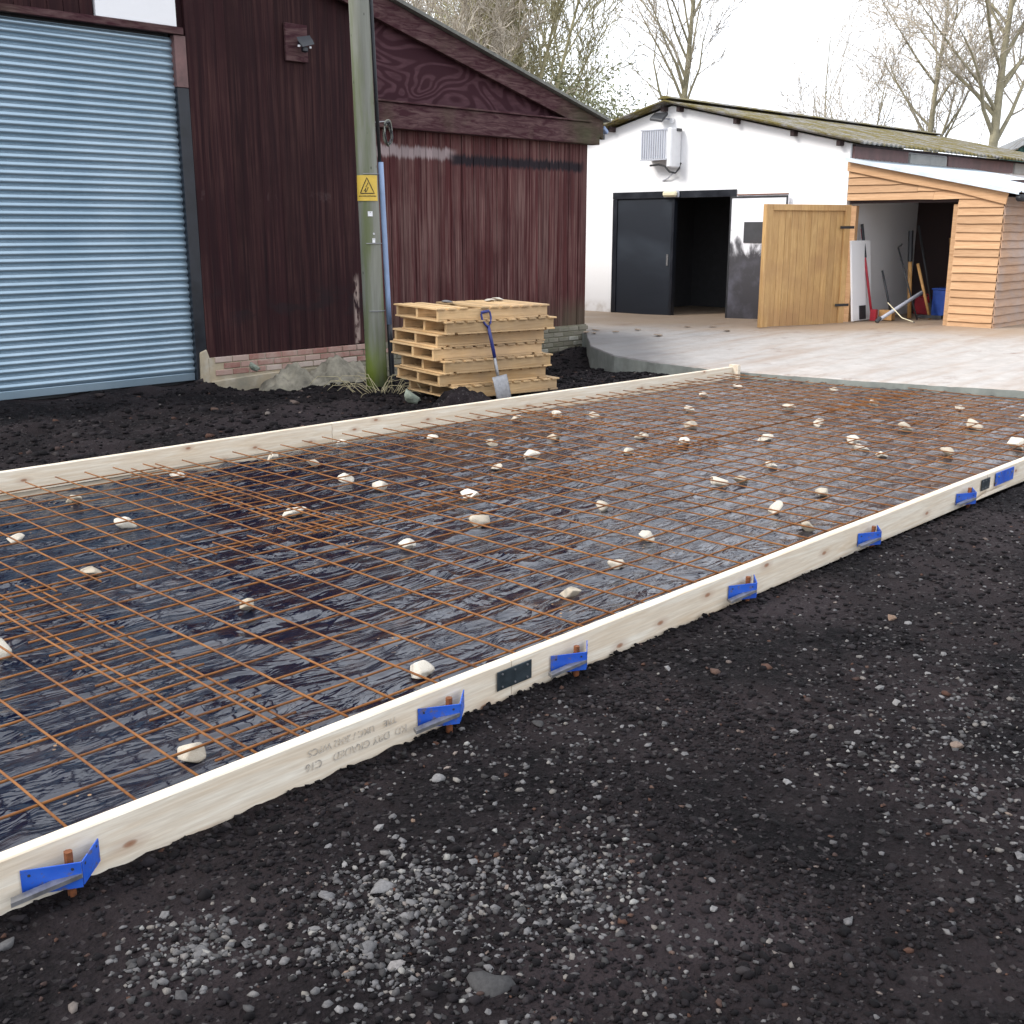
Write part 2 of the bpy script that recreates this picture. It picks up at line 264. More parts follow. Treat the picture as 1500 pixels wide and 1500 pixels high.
# whitewashed wall
k=NT('whitewash'); v=k.coord('World'); n=k.noise(v,1.2,5); c=k.mix(k.ramp(n,[(.4,0.),(.8,.5)]),(.86,.86,.87),(.78,.77,.77)); z=k.axis(2); c=k.mix(k.math('MULTIPLY',k.band(z,-1,.25,.12),k.ramp(k.noise(v,4,5),[(.4,.1),(.65,.8)])),c,(.40,.34,.27)); M['whitewash']=k.out(c,.85,k.bump(k.noise(v,14,5),.25,.012))
k=NT('door_black'); v=k.coord('World'); n=k.noise(k.coord('World',(1,.5,1.4),rot=(.6,0,0)),.9,3,.5,.4); c=k.mix(k.ramp(n,[(.5,0.),(.8,.45)]),(.007,.011,.019),(.05,.065,.085)); M['door_black']=k.out(c,.5,k.bump(k.noise(v,30,3),.08,.004))
k=NT('door_patchy'); v=k.coord('World'); z=k.axis(2); n=k.noise(v,2.1,5,.6,.6); zz=k.math('ADD',z,k.math('MULTIPLY',k.math('SUBTRACT',n,.5),1.5)); c=k.mix(k.band(zz,1.36,9,.14),(.045,.043,.05),(.78,.78,.82)); n2=k.noise(v,3.5,4); c=k.mix(k.math('MULTIPLY',k.band(zz,-2,1.2,.2),k.ramp(n2,[(.5,0.),(.75,.35)])),c,(.20,.20,.26)); M['door_patchy']=k.out(c,.6)
# mossy fibre cement roof
k=NT('moss_roof'); v=k.coord('World'); n=k.noise(v,2.2,6,.7); f=k.noise(v,18,5,.7); c=k.mix(k.ramp(f,[(.3,0.),(.7,1.)]),(.15,.145,.135),(.28,.27,.26)); mo=k.ramp(n,[(.42,0.),(.54,1.)]); c=k.mix(mo,c,k.mix(f,(.07,.058,.014),(.20,.16,.045))); b=k.bump(k.math('ADD',n,k.math('MULTIPLY',f,.5)),.9,.06); M['moss_roof']=k.out(c,.95,b)
k=NT('barn_roof'); v=k.coord('World'); f=k.noise(v,8,5,.7); c=k.mix(k.ramp(f,[(.3,0.),(.7,1.)]),(.10,.10,.09),(.2,.2,.18)); M['barn_roof']=k.out(c,.9)

# ---------------------------------------------------------------- ground and yard
def nz(x,y,s=1.0,z=0): return noise.noise(Vector((x*s,y*s,z)))
EDGE=[(12.35,0.0),(11.4,4.08),(11.05,5.4),(10.72,7.02),(10.76,8.18),(10.97,9.01),(11.59,9.94),(12.75,11.02),(13.2,11.7),(13.3,24)]
def edge_x(y):
    for (x0,y0),(x1,y1) in zip(EDGE,EDGE[1:]):
        if y0<=y<=y1: return x0+(x1-x0)*(y-y0)/(y1-y0)
    return EDGE[0][0] if y<0 else EDGE[-1][0]
def gh(x,y):
    z=.012*nz(x,y,1.3)+.006*nz(x,y,6,3)
    d=math.hypot(x,y-1)
    if d<14: z+=.010*nz(x,y,17,5)+.005*nz(x,y,45,8)
    if y<2.6: z+=-.006+.006*max(0,nz(x*1.5,1,1.4,11)+.1+.5*nz(x,2,9,4))*max(0,1-(2.62-y)/.16)-.03*max(0,(1.9-y))*.3
    if 2.62<y<7.3 and x<10.9: z-=.06
    if y>7.2:
        t=math.exp(-(((x-10.7)/1.5)**2+((y-10.0)/1.2)**2)); z-=.20*t; z+=.05*nz(x,y,3.5,6)*math.exp(-(((x-11)/1.6)**2+((y-10)/1.4)**2)); z+=.10*math.exp(-(((x-13)/1.0)**2+((y-11.3)/.8)**2))
        z+=.05*math.exp(-(((x-6.2)/1.0)**2+((y-8.6)/.9)**2))
        z+=.10*math.exp(-(((x-7.05)/.28)**2+((y-7.72)/.22)**2))+.05*nz(x,y,2.6,9)*min(1,max(0,(y-7.35)))
        z-=.04
        z-=.14*math.exp(-((y-11.4)/1.1)**2)*min(1,max(0,(x-6.35)/.3))
    if y<-3 or x<-3: z-=.02
    return z
def lines(*segs):
    out=[]
    for a,b,n in segs: out+=list(np.linspace(a,b,n,endpoint=False))
    return out+[segs[-1][1]]
xs=lines((-400,-40,6),(-40,-3,10),(-3,.3,12),(.3,4.2,170),(4.2,9,110),(9,14,60),(14,40,14),(40,500,8))
ys=lines((-400,-40,6),(-40,-3,10),(-3,0,10),(0,2.66,110),(2.66,7.2,20),(7.2,11.6,66),(11.6,40,16),(40,500,8))
V=[(x,y,gh(x,y)) for y in ys for x in xs]; nx=len(xs)
Fc=[(j*nx+i,j*nx+i+1,(j+1)*nx+i+1,(j+1)*nx+i) for j in range(len(ys)-1) for i in range(nx-1)]
m=bpy.data.meshes.new('ground'); m.from_pydata(V,[],Fc); m.materials.append(M['earth'])
for p in m.polygons: p.use_smooth=True
ground=struct(link('ground',m))
def yz(x,y):
    t=min(1,max(0,(x-11)/5.6)); a=.10 if y>13 else .235 if y<7 else .10+.135*(13-y)/6
    e=.085; z=e+(a-e)*t
    if x>11 and x<16: z+=.012*nz(x,y,.8)
    return z
ye=sorted(set(list(np.linspace(-6,24,61))+list(np.linspace(3.5,12,130))+[p[1] for p in EDGE if p[1]>0]))
ts=list(np.linspace(0,1,20)); V=[];Fc=[]
for y in ye:
    e=edge_x(y)+.03*nz(0,y,2.2)+.007*nz(3,y,9); V.append((e,y,-.7)); V.append((e-.004,y,yz(e,y)-.012-.012*abs(nz(5,y,6))))
    for t in ts: x=e+.012+(26-e)*t**1.5; V.append((x,y,yz(x,y)))
n=len(ts)+2
for j in range(len(ye)-1):
    for i in range(n-1): Fc.append((j*n+i,j*n+i+1,(j+1)*n+i+1,(j+1)*n+i))
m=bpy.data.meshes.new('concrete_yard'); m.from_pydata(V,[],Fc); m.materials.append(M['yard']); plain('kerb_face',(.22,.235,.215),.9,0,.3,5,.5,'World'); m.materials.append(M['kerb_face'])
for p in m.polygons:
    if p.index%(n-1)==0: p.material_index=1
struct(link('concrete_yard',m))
mb=MB()                                                            # bare strip of blinding under the mesh
V=[];Fc=[]; sxs=list(np.linspace(-2,10.9,90)); sys_=list(np.linspace(2.67,7.2,20))
for y in sys_:
    for x in sxs: V.append((x,y,-.012+.006*nz(x,y,3)))
for j in range(len(sys_)-1):
    for i in range(len(sxs)-1): Fc.append((j*90+i,j*90+i+1,(j+1)*90+i+1,(j+1)*90+i))
m=bpy.data.meshes.new('blinding_layer'); m.from_pydata(V,[],Fc); m.materials.append(M['strip']); struct(link('blinding_layer',m))

# ---------------------------------------------------------------- membrane
def mem_z(x,y):
    z=.012+.010*nz(x,y,1.1,2)+.006*nz(x*1.2,y*2.6,2.2,4)
    r=1-abs(nz(x*.8+.3*y,y*2.0,2.4,7)); z+=.014*max(0,r-.86)/.14
    z+=.0035*nz(x*1.5,y*3.5,5,6)
    for ys0,xa,xb in((4.80,-2,20),(6.05,4,20),(3.35,-2,3.4)):      # overlapped seams between plastic sheets
        e=ys0+.05*nz(x,ys0,.8)+.015*nz(x,ys0,4)-y
        if xa<x<xb and 0<e<.3: z+=.016*min(1,e/.02)*(1-e/.3)
    return z
mxs=list(np.linspace(-1.6,10.75,420)); mts=list(np.linspace(0,1,210)); V=[];Fc=[]
for t in mts:
    for x in mxs:
        yb=6.86+.05*nz(x,0,1.1)+.018*nz(x,3,5)+ (.12 if x>6 else .02*x)
        x2=min(x,edge_x(4)-.1+.0*t) if False else x
        y=2.672+(yb-2.672)*t
        xm=x if x<10.2 else 10.2+(x-10.2)/(.55)*(edge_x(y)-.03-10.2)
        V.append((xm,y,mem_z(x,y)))
for j in range(len(mts)-1):
    for i in range(len(mxs)-1): Fc.append((j*420+i,j*420+i+1,(j+1)*420+i+1,(j+1)*420+i))
m=bpy.data.meshes.new('plastic_membrane'); m.from_pydata(V,[],Fc); m.materials.append(M['membrane'])
for p in m.polygons: p.use_smooth=True
tag(link('plastic_membrane',m),'wet wrinkled black plastic sheet lying under the rusty steel mesh','plastic sheet')

# ---------------------------------------------------------------- formwork boards
BT=.045; BH=.150
def board(p0,p1,side,label,name='formwork_board',z0=-.01,flip=False):
    p0=Vector((*p0,0)); p1=Vector((*p1,0)); d=p1-p0; L=d.length; ang=math.atan2(d.y,d.x)
    mb=MB(); n=max(2,int(L/.25)); V=[];Fc=[]
    for i in range(n+1):
        x=L*i/n; wob=.004*nz(x*.8,p0.x,1); zt=.003*nz(x*.7,p0.y,1,3)
        c=.004
        prof=[(0,0),(0,BH-c),(c,BH),(BT-c,BH),(BT,BH-c),(BT,0)]
        V+=[(x,side*a+wob,b+z0+(zt if b>0 else 0)) for a,b in prof]
    for i in range(n):
        for k in range(6): k2=(k+1)%6; Fc.append((i*6+k,(i+1)*6+k,(i+1)*6+k2,i*6+k2))
    Fc+=[tuple(range(6)),tuple(n*6+k for k in range(6))[::-1]]
    mb.add(V,Fc); m=mb.mesh(name,M['pine']); o=link(name,m,None,p0,(0,0,ang)); tag(o,label,'board','timber formwork boards'); return o
fy=lambda x:2.60+.0125*(x-.84) if x<5 else 2.652+.008*(x-5)
b1=board((-1.6,fy(-1.6)),(2.648,fy(2.648)),1,'pale pine formwork board with stamped grading text beside dark gravel')
b2=board((2.652,fy(2.652)),(7.0,fy(7.0)),1,'pale pine formwork board between the two dark joining plates')
b3=board((7.004,fy(7.004)),(11.0,fy(11)),1,'pale pine formwork board with long blue plate near its splintered joint')
b4=board((-1.6,7.20),(5.2,7.17),1,'pale pine formwork board opposite the roller shutter')
b5=board((5.204,7.17),(10.62,6.99),1,'pale pine formwork board running past the pallets to the concrete yard')
mb=MB().box((10.64,6.98,.085),(.05,.12,.16)); mb.build('end_block',M['pine'],None)
o=bpy.data.objects['end_block']; tag(o,'short pale timber end block where formwork meets concrete yard','timber block')
# stamped text on the first board, upside down
def text(s,size,mat,parent,loc,rot,name='stamped_text'):
    cu=bpy.data.curves.new(name,'FONT'); cu.body=s; cu.size=size; cu.extrude=.0004; cu.align_x='CENTER'; cu.align_y='CENTER'
    t=bpy.data.objects.new('tmp',cu); COL.objects.link(t); dg=bpy.context.evaluated_depsgraph_get(); me=bpy.data.meshes.new_from_object(t.evaluated_get(dg)); bpy.data.objects.remove(t)
    me.materials.clear(); me.materials.append(mat); o=link(name,me,parent,loc,rot); return stuff(o)
def onboard(px,z): return (px+1.6,-.0045,z)
text('KD  DRY GRADED    C16',.037,M['ink_grey'],b1,onboard(1.945,.052),(R(90),R(180),0))
text('TRE    UKC / 2042 WPCS',.033,M['ink_grey'],b1,onboard(1.93,.096),(R(90),R(180),0))
# joining plates
def nail_plate(x0,x1,z0,z1,label,mat='plate_grey'):
    y=fy((x0+x1)/2); t=thing('joining_plate',label,'metal plate',((x0+x1)/2,y-.004,0),math.atan2(fy(x1)-fy(x0),x1-x0),'dark plates joining the formwork boards')
    wd=x1-x0; mb=MB().box((0,-.003,(z0+z1)/2),(wd,.004,z1-z0)); mb.build('plate',M[mat],t,bevel=.0015)
    for i in(-1,0,1):
        for j in(-1,1):
            mb=MB(); mb.tube([(i*wd*.36,-.004,(z0+z1)/2+j*(z1-z0)*.33),(i*wd*.36,-.008,(z0+z1)/2+j*(z1-z0)*.33)],.004,8); mb.build('screw',M['steel'],t)
nail_plate(2.57,2.75,.045,.118,'dark steel plate screwed over board joint between two blue brackets')
nail_plate(6.90,7.03,.045,.118,'dark steel plate over board joint beside long blue plate')
# blue brackets and pins
def bracket(x,label,sc_=1.0):
    y=fy(x)-.005; t=thing('formwork_bracket',label,'bracket',(x,y,random.uniform(-.006,.008)),random.uniform(-.05,.03),'blue steel brackets along the formwork board')
    z0,z1=.028,.108; th=.004
    def plate(p,q,za,zb,name,holes=True,rise=0):
        mb=MB(); p=Vector((*p,0)); q=Vector((*q,0)); d=(q-p).normalized(); nrm=Vector((d.y,-d.x,0))*th
        poly=[p+Vector((0,0,za)),q+Vector((0,0,za+rise)),q+Vector((0,0,zb+rise)),p+d*.0+Vector((0,0,zb))]
        mb.ext(poly,nrm); o=mb.build(name,M['blue_paint'],t,bevel=.001)
        for f in((.14,.85) if holes else ()):
            c=p.lerp(q,f)+Vector((0,0,(za+zb)/2+.022+rise*f)); mb=MB().tube([c+nrm*.8,c+nrm*1.25],.0045,8); mb.build('rivet',M['dark_grey'],o)
        return o
    ap=(.018,-.075)
    plate((-.125,-.004),ap,z0,z1,'strap'); plate(ap,(.095,-.006),z0+.006,z1,'wing',True,.012)
    mb=MB(); mb.ext([(-.175,-.060,.040),(-.165,-.030,.040),(.02,-.052,.060),(.015,-.082,.060)],(0,0,.013)); mb.build('wedge',M['steel'],t)
    mb=MB(); mb.tube([(x-.004,y-.034,-.12),(x-.003,y-.034,.117)],.0115,8); tag(mb.build('steel_pin',M['rust']),'rusty steel pin driven through '+label.replace('blue steel bracket','blue bracket'),'pin','rusty steel pins holding the brackets')
    t.scale=(.9,.9,.9); return t
bracket(.99,'blue steel bracket before the stamped text end of the board')
bracket(2.31,'blue steel bracket between the stamped text and the dark plate')
bracket(2.97,'blue steel bracket just past the dark plate, beside a red knot')
bracket(4.165,'blue steel bracket second past the first dark plate')
bracket(5.39,'blue steel bracket third past the first dark plate')
bracket(6.64,'blue steel bracket just before the second dark plate')
t=thing('blue_plate','blue rectangular steel plate fixed past the second dark joining plate','metal plate',(7.27,fy(7.27)-.005,0),.01)
MB().box((0,-.004,.085),(.30,.005,.085)).build('plate',M['blue_paint'],t,bevel=.001)
for i in(-1,1): MB().tube([(i*.11,-.006,.1),(i*.11,-.012,.1)],.006,8).build('screw',M['steel'],t)
mb=MB().ext([(6.78,fy(6.8)-.012,.004),(7.25,fy(7.2)-.03,.02),(7.24,fy(7.2)-.03,.032),(6.95,fy(6.9)-.016,.03)],(0,-.012,.003)); tag(mb.build('timber_splinter',M['pine']),'long pale splinter of timber along the bottom of formwork joint','wood offcut')

# ---------------------------------------------------------------- steel mesh sheets
BR=.0044
def bar_z(x,y,off): return .062+off+.010*nz(x,y,.9,13)+.004*nz(x,y,2.5,15)
def bar(name,p,q,off,t,seed):
    p=Vector(p);q=Vector(q);L=(q-p).length;n=max(4,int(L/.3));pts=[]
    d=(q-p).normalized(); nrm=Vector((-d.y,d.x,0)); a=random.uniform(-.006,.006)
    for i in range(n+1):
        u=i/n; c=p.lerp(q,u)+nrm*(.005*nz(u*L*.8,seed,1)+a*math.sin(u*3.1)); c.z=bar_z(c.x,c.y,off); pts.append(c)
    MB().tube(pts,BR,6).build(name,M['rebar'],t,smooth=True)
def sheet(x0,x1,y0,y1,cx0,ly0,off,label,rot=0):
    t=thing('steel_mesh_sheet',label,'steel mesh',(0,0,0),0,'rusty reinforcing mesh sheets'); s=0
    y=ly0
    while y<=y1-.03:
        bar('long_bar',(x0+random.uniform(-.015,.015),y+.001*s,0),(x1+random.uniform(-.02,.02),y+rot*(x1-x0),0),off,t,s+x0*3); y+=.2; s+=1
    x=cx0
    while x<=x1-.02:
        bar('cross_bar',(x,y0+random.uniform(-.012,.012)+rot*(x-x0),0),(x-rot*(y1-y0),y1+random.uniform(-.03,.03),0),off+BR*2,t,s+y0*5); x+=.2; s+=1
sheet(-1.7,1.93,2.76,4.95,-1.53,2.95,.0,'rusty mesh sheet whose end laps beside the stone near the stamped board')
sheet(1.55,5.43,2.74,4.95,1.61,2.80,.017,'rusty mesh sheet spanning between first two laps along the bracketed board',.002)
sheet(5.2,9.08,2.76,4.95,5.27,2.84,.0,'rusty mesh sheet along the bracketed board between the second and third laps')
sheet(8.85,10.8,2.78,4.95,8.93,2.82,.017,'short rusty mesh sheet beside the bracketed board and concrete yard edge')
sheet(-.4,3.57,4.72,7.05,-.30,4.86,.017,'rusty mesh sheet alongside the back board before the roller shutter')
sheet(3.3,7.15,4.72,7.03,3.39,4.80,.0,'rusty mesh sheet alongside the back board in front of the utility pole',-.006)
sheet(6.9,10.55,4.72,6.93,6.98,4.83,.017,'rusty mesh sheet alongside the back board ending at concrete yard',-.012)

# ---------------------------------------------------------------- stones
def rock_mesh(name,mat,sub,seed,amp=.28,flat=.8,facet=True):
    bm=bmesh.new(); bmesh.ops.create_icosphere(bm,subdivisions=sub,radius=1)
    off=Vector((seed*7.3,seed*3.1,seed*1.7))
    for v in bm.verts:
        p=v.co.copy(); s=1+amp*noise.noise(p*.9+off)*1.6+amp*.5*noise.noise(p*2.3+off)
        q=p*s
        for c in range(8):                                         # chop a few flat faces
            d=Vector((math.sin(seed*3+c*2.1),math.cos(seed*5+c*1.3),math.sin(seed+c*4.7))).normalized(); h=.62+.12*math.sin(seed*1.7+c*2)
            e=q.dot(d)
            if e>h: q-=d*(e-h)*.93
        q.z*=flat; v.co=q
    m=bpy.data.meshes.new(name); bm.to_mesh(m); bm.free(); m.materials.append(mat)
    if not facet:
        for p in m.polygons: p.use_smooth=True
    return m
CH=[rock_mesh('chalk_lump',M['chalk'],3,i+1,.30,.66,False) for i in range(9)]
SP=[(2.18,5.9,1.1),(2.79,6.55,1.05),(2.74,5.78,1.2),(2.2,5.04,1.2),(1.47,4.32,1.25),(2.47,4.09,1.15),(1.57,2.97,1.1),(2.51,2.97,1.15),(3.59,6.72,1),(4.46,6.38,1.05),(4.33,5.83,1.15),(4.34,5.48,1.2),(3.56,5.32,1.2),(4.16,4.38,1.35),(4.54,4.85,1.5),(3.59,4.33,1.2),(5.73,5.47,1.2),(5.29,5.38,1),(5.72,6.55,1.1),(5.88,6.02,1.1),(4.95,4.12,1),(4.61,3.53,1.05),(4.08,3.31,1),(3.6,3.19,1),(6.14,3.94,1),(6.17,3.35,1),(5.61,3.35,1),(5.4,3.02,1),(7.57,3.67,1),(8.0,3.35,1.2),(7.71,3.9,1.1),(9.28,3.7,1.3),(8.63,3.09,1.6),(10.17,4.2,1.2),(9.8,4.86,1.2),(10.45,5.64,1.2),(9.95,6.49,1.0),(6.94,5.4,1.1),(6.39,5.09,1),(6.7,4.05,1),(5.98,4.01,1),(7.6,5.4,1.2),(7.51,4.62,1.2),(7.95,4.1,1.2),(8.78,4.07,1.4),(10.01,3.55,1.2),(7.46,6.34,1.1),(6.38,5.84,1.1),(6.84,6.7,1.2),(7.2,6.55,1.3),(4.4,6.80,1.1),(9.13,6.34,1.1),(6.96,5.0,1.1),(8.3,5.9,1.2),(9.0,5.3,1.3),(8.5,4.7,1.2),(5.1,6.9,.9)]
for i,(x,y,s) in enumerate(SP):
    r=.047*s*random.uniform(.9,1.15); el=random.uniform(1.0,1.5)
    o=link('spacer_stone',CH[i%9],None,(x,y,.012+r*.55),(random.uniform(-.3,.3),random.uniform(-.3,.3),random.uniform(0,6.28)),(r*el,r,r*random.uniform(.85,1.1)))
    lab={(1.57,2.97):'rounded pale grey stone inside the board with the stamped text',(2.51,2.97):'tilted pale stone inside the board just before the dark plate',(8.63,3.09):'biggest pale stone, inside the board opposite the blue plate',(4.54,4.85):'larger long pale stone lying mid slab beside another large stone',(1.47,4.32):'pale stone beside the first mesh lap, opposite the stamped board'}.get((x,y))
    if not lab:
        lab='pale stone under the mesh edge along the back board' if y>6.3 and x<9 else 'dirty pale stone under the mesh near the concrete yard edge' if x>9.2 else 'pale stone under the mesh close inside the bracketed board' if y<3.45 else 'pale chalky stone propping the mesh in front of the roller shutter' if x<3 else 'pale chalky stone in the mesh sheet '+('between the first and second laps, ' if x<5.3 else 'between the second and third laps, ')+('bracketed board side' if y<4.85 else 'back board side')
    tag(o,lab,'stone','pale stones propping up the mesh')
PEB=[rock_mesh('stone',M['stone'],1,i+30,.3,.62,True) for i in range(8)]
PEBS=[rock_mesh('stone',M['stone'],2,i+60,.32,.55,False) for i in range(4)]
def put_stone(x,y,r,i,big=False):
    ms=PEBS if big else PEB
    o=link('stone',ms[i%len(ms)],ground,(x,y,gh(x,y)+r*.18),(random.uniform(-.35,.35),random.uniform(-.35,.35),random.uniform(0,6.28)),(r*random.uniform(.95,1.5),r,r*random.uniform(.75,1.05)))
i=0
for x,y,r in [(1.49,1.54,.046),(1.44,2.09,.028),(1.56,2.01,.036),(1.38,1.85,.026),(1.10,2.12,.022),(2.05,2.35,.024),(2.55,2.39,.024),(.78,2.46,.026),(2.3,1.1,.02),(3.4,1.3,.03)]:
    put_stone(x,y,r,i,True); i+=1
CL=[(1.56,1.97,.14,40),(1.08,2.15,.10,22),(1.40,1.86,.12,24),(1.9,1.69,.17,44),(3.45,1.24,.35,46),(1.35,1.68,.2,16),(2.5,2.3,.35,16),(5.3,1.75,.8,26),(2.2,2.33,.35,10),(1.75,1.35,.3,12),(4.2,1.5,.5,18),(2.9,1.0,.3,14)]
for cx,cy,s,n in CL:
    for _ in range(n):
        x=random.gauss(cx,s); y=random.gauss(cy,s)
        if y>2.5: y=2.5-random.random()*.3
        put_stone(x,y,min(.02,max(.006,random.lognormvariate(math.log(.0095),.35)))*(1.25 if x>3 else 1),i); i+=1
def gravel(name,mat,X,Y,rad,label_parent=ground):
    n=len(X); t=(1+5**.5)/2
    iv=np.array([(-1,t,0),(1,t,0),(-1,-t,0),(1,-t,0),(0,-1,t),(0,1,t),(0,-1,-t),(0,1,-t),(t,0,-1),(t,0,1),(-t,0,-1),(-t,0,1)],float); iv/=np.linalg.norm(iv[0])
    fc=np.array([(0,11,5),(0,5,1),(0,1,7),(0,7,10),(0,10,11),(1,5,9),(5,11,4),(11,10,2),(10,7,6),(7,1,8),(3,9,4),(3,4,2),(3,2,6),(3,6,8),(3,8,9),(4,9,5),(2,4,11),(6,2,10),(8,6,7),(9,8,1)])
    P=iv[None]*(1+rng.uniform(-.38,.3,(n,12,1)))+rng.normal(0,.14,(n,12,3))
    a=rng.uniform(0,6.283,n); ca,sa=np.cos(a),np.sin(a); el=rng.uniform(.9,1.6,n)
    px=P[:,:,0]*el[:,None]; py=P[:,:,1]; P2=np.stack([px*ca[:,None]-py*sa[:,None],px*sa[:,None]+py*ca[:,None],P[:,:,2]*rng.uniform(.5,.85,n)[:,None]],2)*rad[:,None,None]
    Z=np.array([gh(x,y) for x,y in zip(X,Y)]); P2+=np.stack([X,Y,Z+rad*.15],1)[:,None,:]
    m=bpy.data.meshes.new(name); m.vertices.add(n*12); m.vertices.foreach_set('co',P2.reshape(-1))
    I=(fc[None]+(np.arange(n)*12)[:,None,None]).reshape(-1); m.loops.add(len(I)); m.loops.foreach_set('vertex_index',I)
    m.polygons.add(n*20); m.polygons.foreach_set('loop_start',np.arange(0,n*60,3)); m.update(calc_edges=True); m.validate(); m.materials.append(mat)
    return stuff(link(name,m,label_parent))
def rs(n,med,sg,lo,hi): return np.clip(np.exp(rng.normal(math.log(med),sg,n)),lo,hi)
nA=40000; XA=rng.uniform(.3,3.2,nA); YA=rng.uniform(.15,2.58,nA)
dens=np.array([.35+.65*(nz(x,y,1.6,21)>-.08) for x,y in zip(XA,YA)]); k_=rng.random(nA)<dens; XA,YA=XA[k_],YA[k_]
nE=1300; XE=rng.uniform(.3,7,nE); YE_=np.array([fy(x) for x in XE])-.006-np.abs(rng.normal(0,.05,nE)); gravel('board_foot_clods',M['pebble_dark'],XE,YE_,rs(nE,.0055,.5,.0025,.014))
nB=15000; XB=3.2+6.5*rng.random(nB)**1.2; YB=rng.uniform(-.2,2.6,nB)
gravel('gravel',M['pebble_dark'],np.concatenate([XA,XB]),np.concatenate([YA,YB]),np.concatenate([rs(len(XA),.0042,.5,.0015,.015),rs(nB,.0062,.45,.003,.016)]))
XC=[];YC=[]
for cx,cy,s,n in CL:
    XC.append(rng.normal(cx,s*.85,n*17)); YC.append(rng.normal(cy,s*.85,n*17))
XC=np.concatenate(XC+[rng.uniform(.4,9,320)]); YC=np.concatenate(YC+[rng.uniform(0,2.5,320)]); kk=YC<2.58; XC,YC=XC[kk],YC[kk]
gravel('grey_gravel',M['pebble_grey'],XC,YC,rs(len(XC),.0056,.42,.002,.011))
nD=9000; XD=rng.uniform(1.5,11.5,nD); YD=7.25+3.9*rng.random(nD)**1.7; XD=np.concatenate([XD,rng.uniform(9,13,3000)]); YD=np.concatenate([YD,rng.uniform(7.6,11.2,3000)]); kk=np.array([x<edge_x(y)-.06 for x,y in zip(XD,YD)]); XD,YD=XD[kk],YD[kk]
gravel('soil_clods',M['pebble_dark'],XD,YD,rs(len(XD),.012,.55,.005,.045))

# ---------------------------------------------------------------- barn
BY=11.3; BZ=-.6; BE=13.0
barn=thing('barn','dark maroon timber barn with boarded gable wall and sloping bargeboard','barn',(0,BY,0))
def roof_z(x): return 4.32-.278*(x-9.15)
def bx(mb,x0,x1,y0,y1,z0,z1): return mb.bb((x0,y0-BY,z0),(x1,y1-BY,z1))
# backing wall (with shutter opening), side and back walls
mb=MB(); bx(mb,6.42,BE-.02,BY+.03,BY+.22,-.6,2.9); bx(mb,6.42,9.0,BY+.03,BY+.22,2.9,4.36)
bx(mb,1.9,2.78,BY+.03,BY+.22,-.6,5.6); bx(mb,2.78,6.42,BY+.03,BY+.22,3.72,5.0); bx(mb,BE-.2,BE-.01,BY+.22,BY+14,-.6,3.1); bx(mb,1.9,2.1,BY+.22,BY+14,-.6,5.9); mb.build('inner_wall',M['barn_dark'],barn)
x=6.50
while x<9.02:
    wd=random.uniform(.115,.135); top=min(5.0,roof_z(x+wd)-.06); g=.003*random.random()
    MB().bb((x+.0006,-.02-g,.235+random.uniform(-.015,.012)),(x+wd-.0006,.026,top)).build('plank',M['barn_dark'],barn,bevel=.0015); x+=wd
x=9.02
while x<BE:
    wd=min(random.uniform(.095,.115),BE-x+.001); g=.006*random.random()+(.007 if int(x*9.5)%2 else 0)
    MB().bb((x+.001,-.02-g,.215+random.uniform(-.015,.01)),(x+wd-.001,.026,2.87)).build('plank',M['barn_red'],barn,bevel=.004); x+=wd
x=2.8
while x<5.50:
    wd=min(.16,5.5-x); MB().bb((x+.002,-.02,3.70),(x+wd-.002,.026,5.2)).build('plank',M['barn_dark'],barn,bevel=.003); x+=wd
MB().bb((5.52,-.035,3.70),(6.40,.02,4.7)).build('white_panel',M['whitewash'],barn,bevel=.003)['label']='scuffed white panel above the shutter'
MB().bb((2.7,-.06,3.625),(6.46,.0,3.695)).build('lintel',M['barn_trim'],barn,bevel=.004)
MB().bb((6.36,-.03,-.05),(6.495,.05,3.1)).build('jamb',M['black_steel'],barn,bevel=.004)
MB().bb((6.36,-.03,3.105),(6.495,.05,3.62)).build('jamb',M['brown_panel'],barn,bevel=.004)
MB().ext([(6.38,-.06,-.2),(6.56,-.06,-.2),(6.54,-.05,.16),(6.49,-.04,.33),(6.40,-.05,.30)],(0,.09,0)).build('jamb_stone',M['render'],barn,bevel=.01)
# gable plywood, beam, bargeboard, roof
MB().ext([(8.95,-.03,3.0),(13.05,-.03,3.0),(13.05,-.03,3.2),(8.95,-.03,roof_z(8.95)-.05)],(0,.05,0)).build('gable_panel',M['barn_ply'],barn)
MB().bb((8.92,-.16,2.85),(13.12,.0,3.15)).build('beam',M['barn_trim'],barn,bevel=.008)
MB().bb((8.92,-.19,3.152),(12.9,.0,3.175)).build('beam_cap',M['barn_trim'],barn,bevel=.003)
MB().ext([(8.2,-.14,roof_z(8.2)-.29),(8.2,-.14,roof_z(8.2)),(13.22,-.14,roof_z(13.22)),(13.22,-.14,2.93),(13.0,-.14,3.02),(12.6,-.14,3.13)],(0,.06,0)).build('bargeboard',M['barn_trim'],barn,bevel=.004)
RR=MB()
for s in (1,):
    RR.ext([(1.5,-.22,roof_z(5.5)+.055),(5.5,-.22,roof_z(5.5)+.055),(13.3,-.22,roof_z(13.3)+.05),(13.3,-.22,roof_z(13.3)+.01),(5.5,-.22,roof_z(5.5)+.01),(1.5,-.22,roof_z(5.5)+.01)],(0,14.5,0))
RR.build('roof',M['barn_roof'],barn)
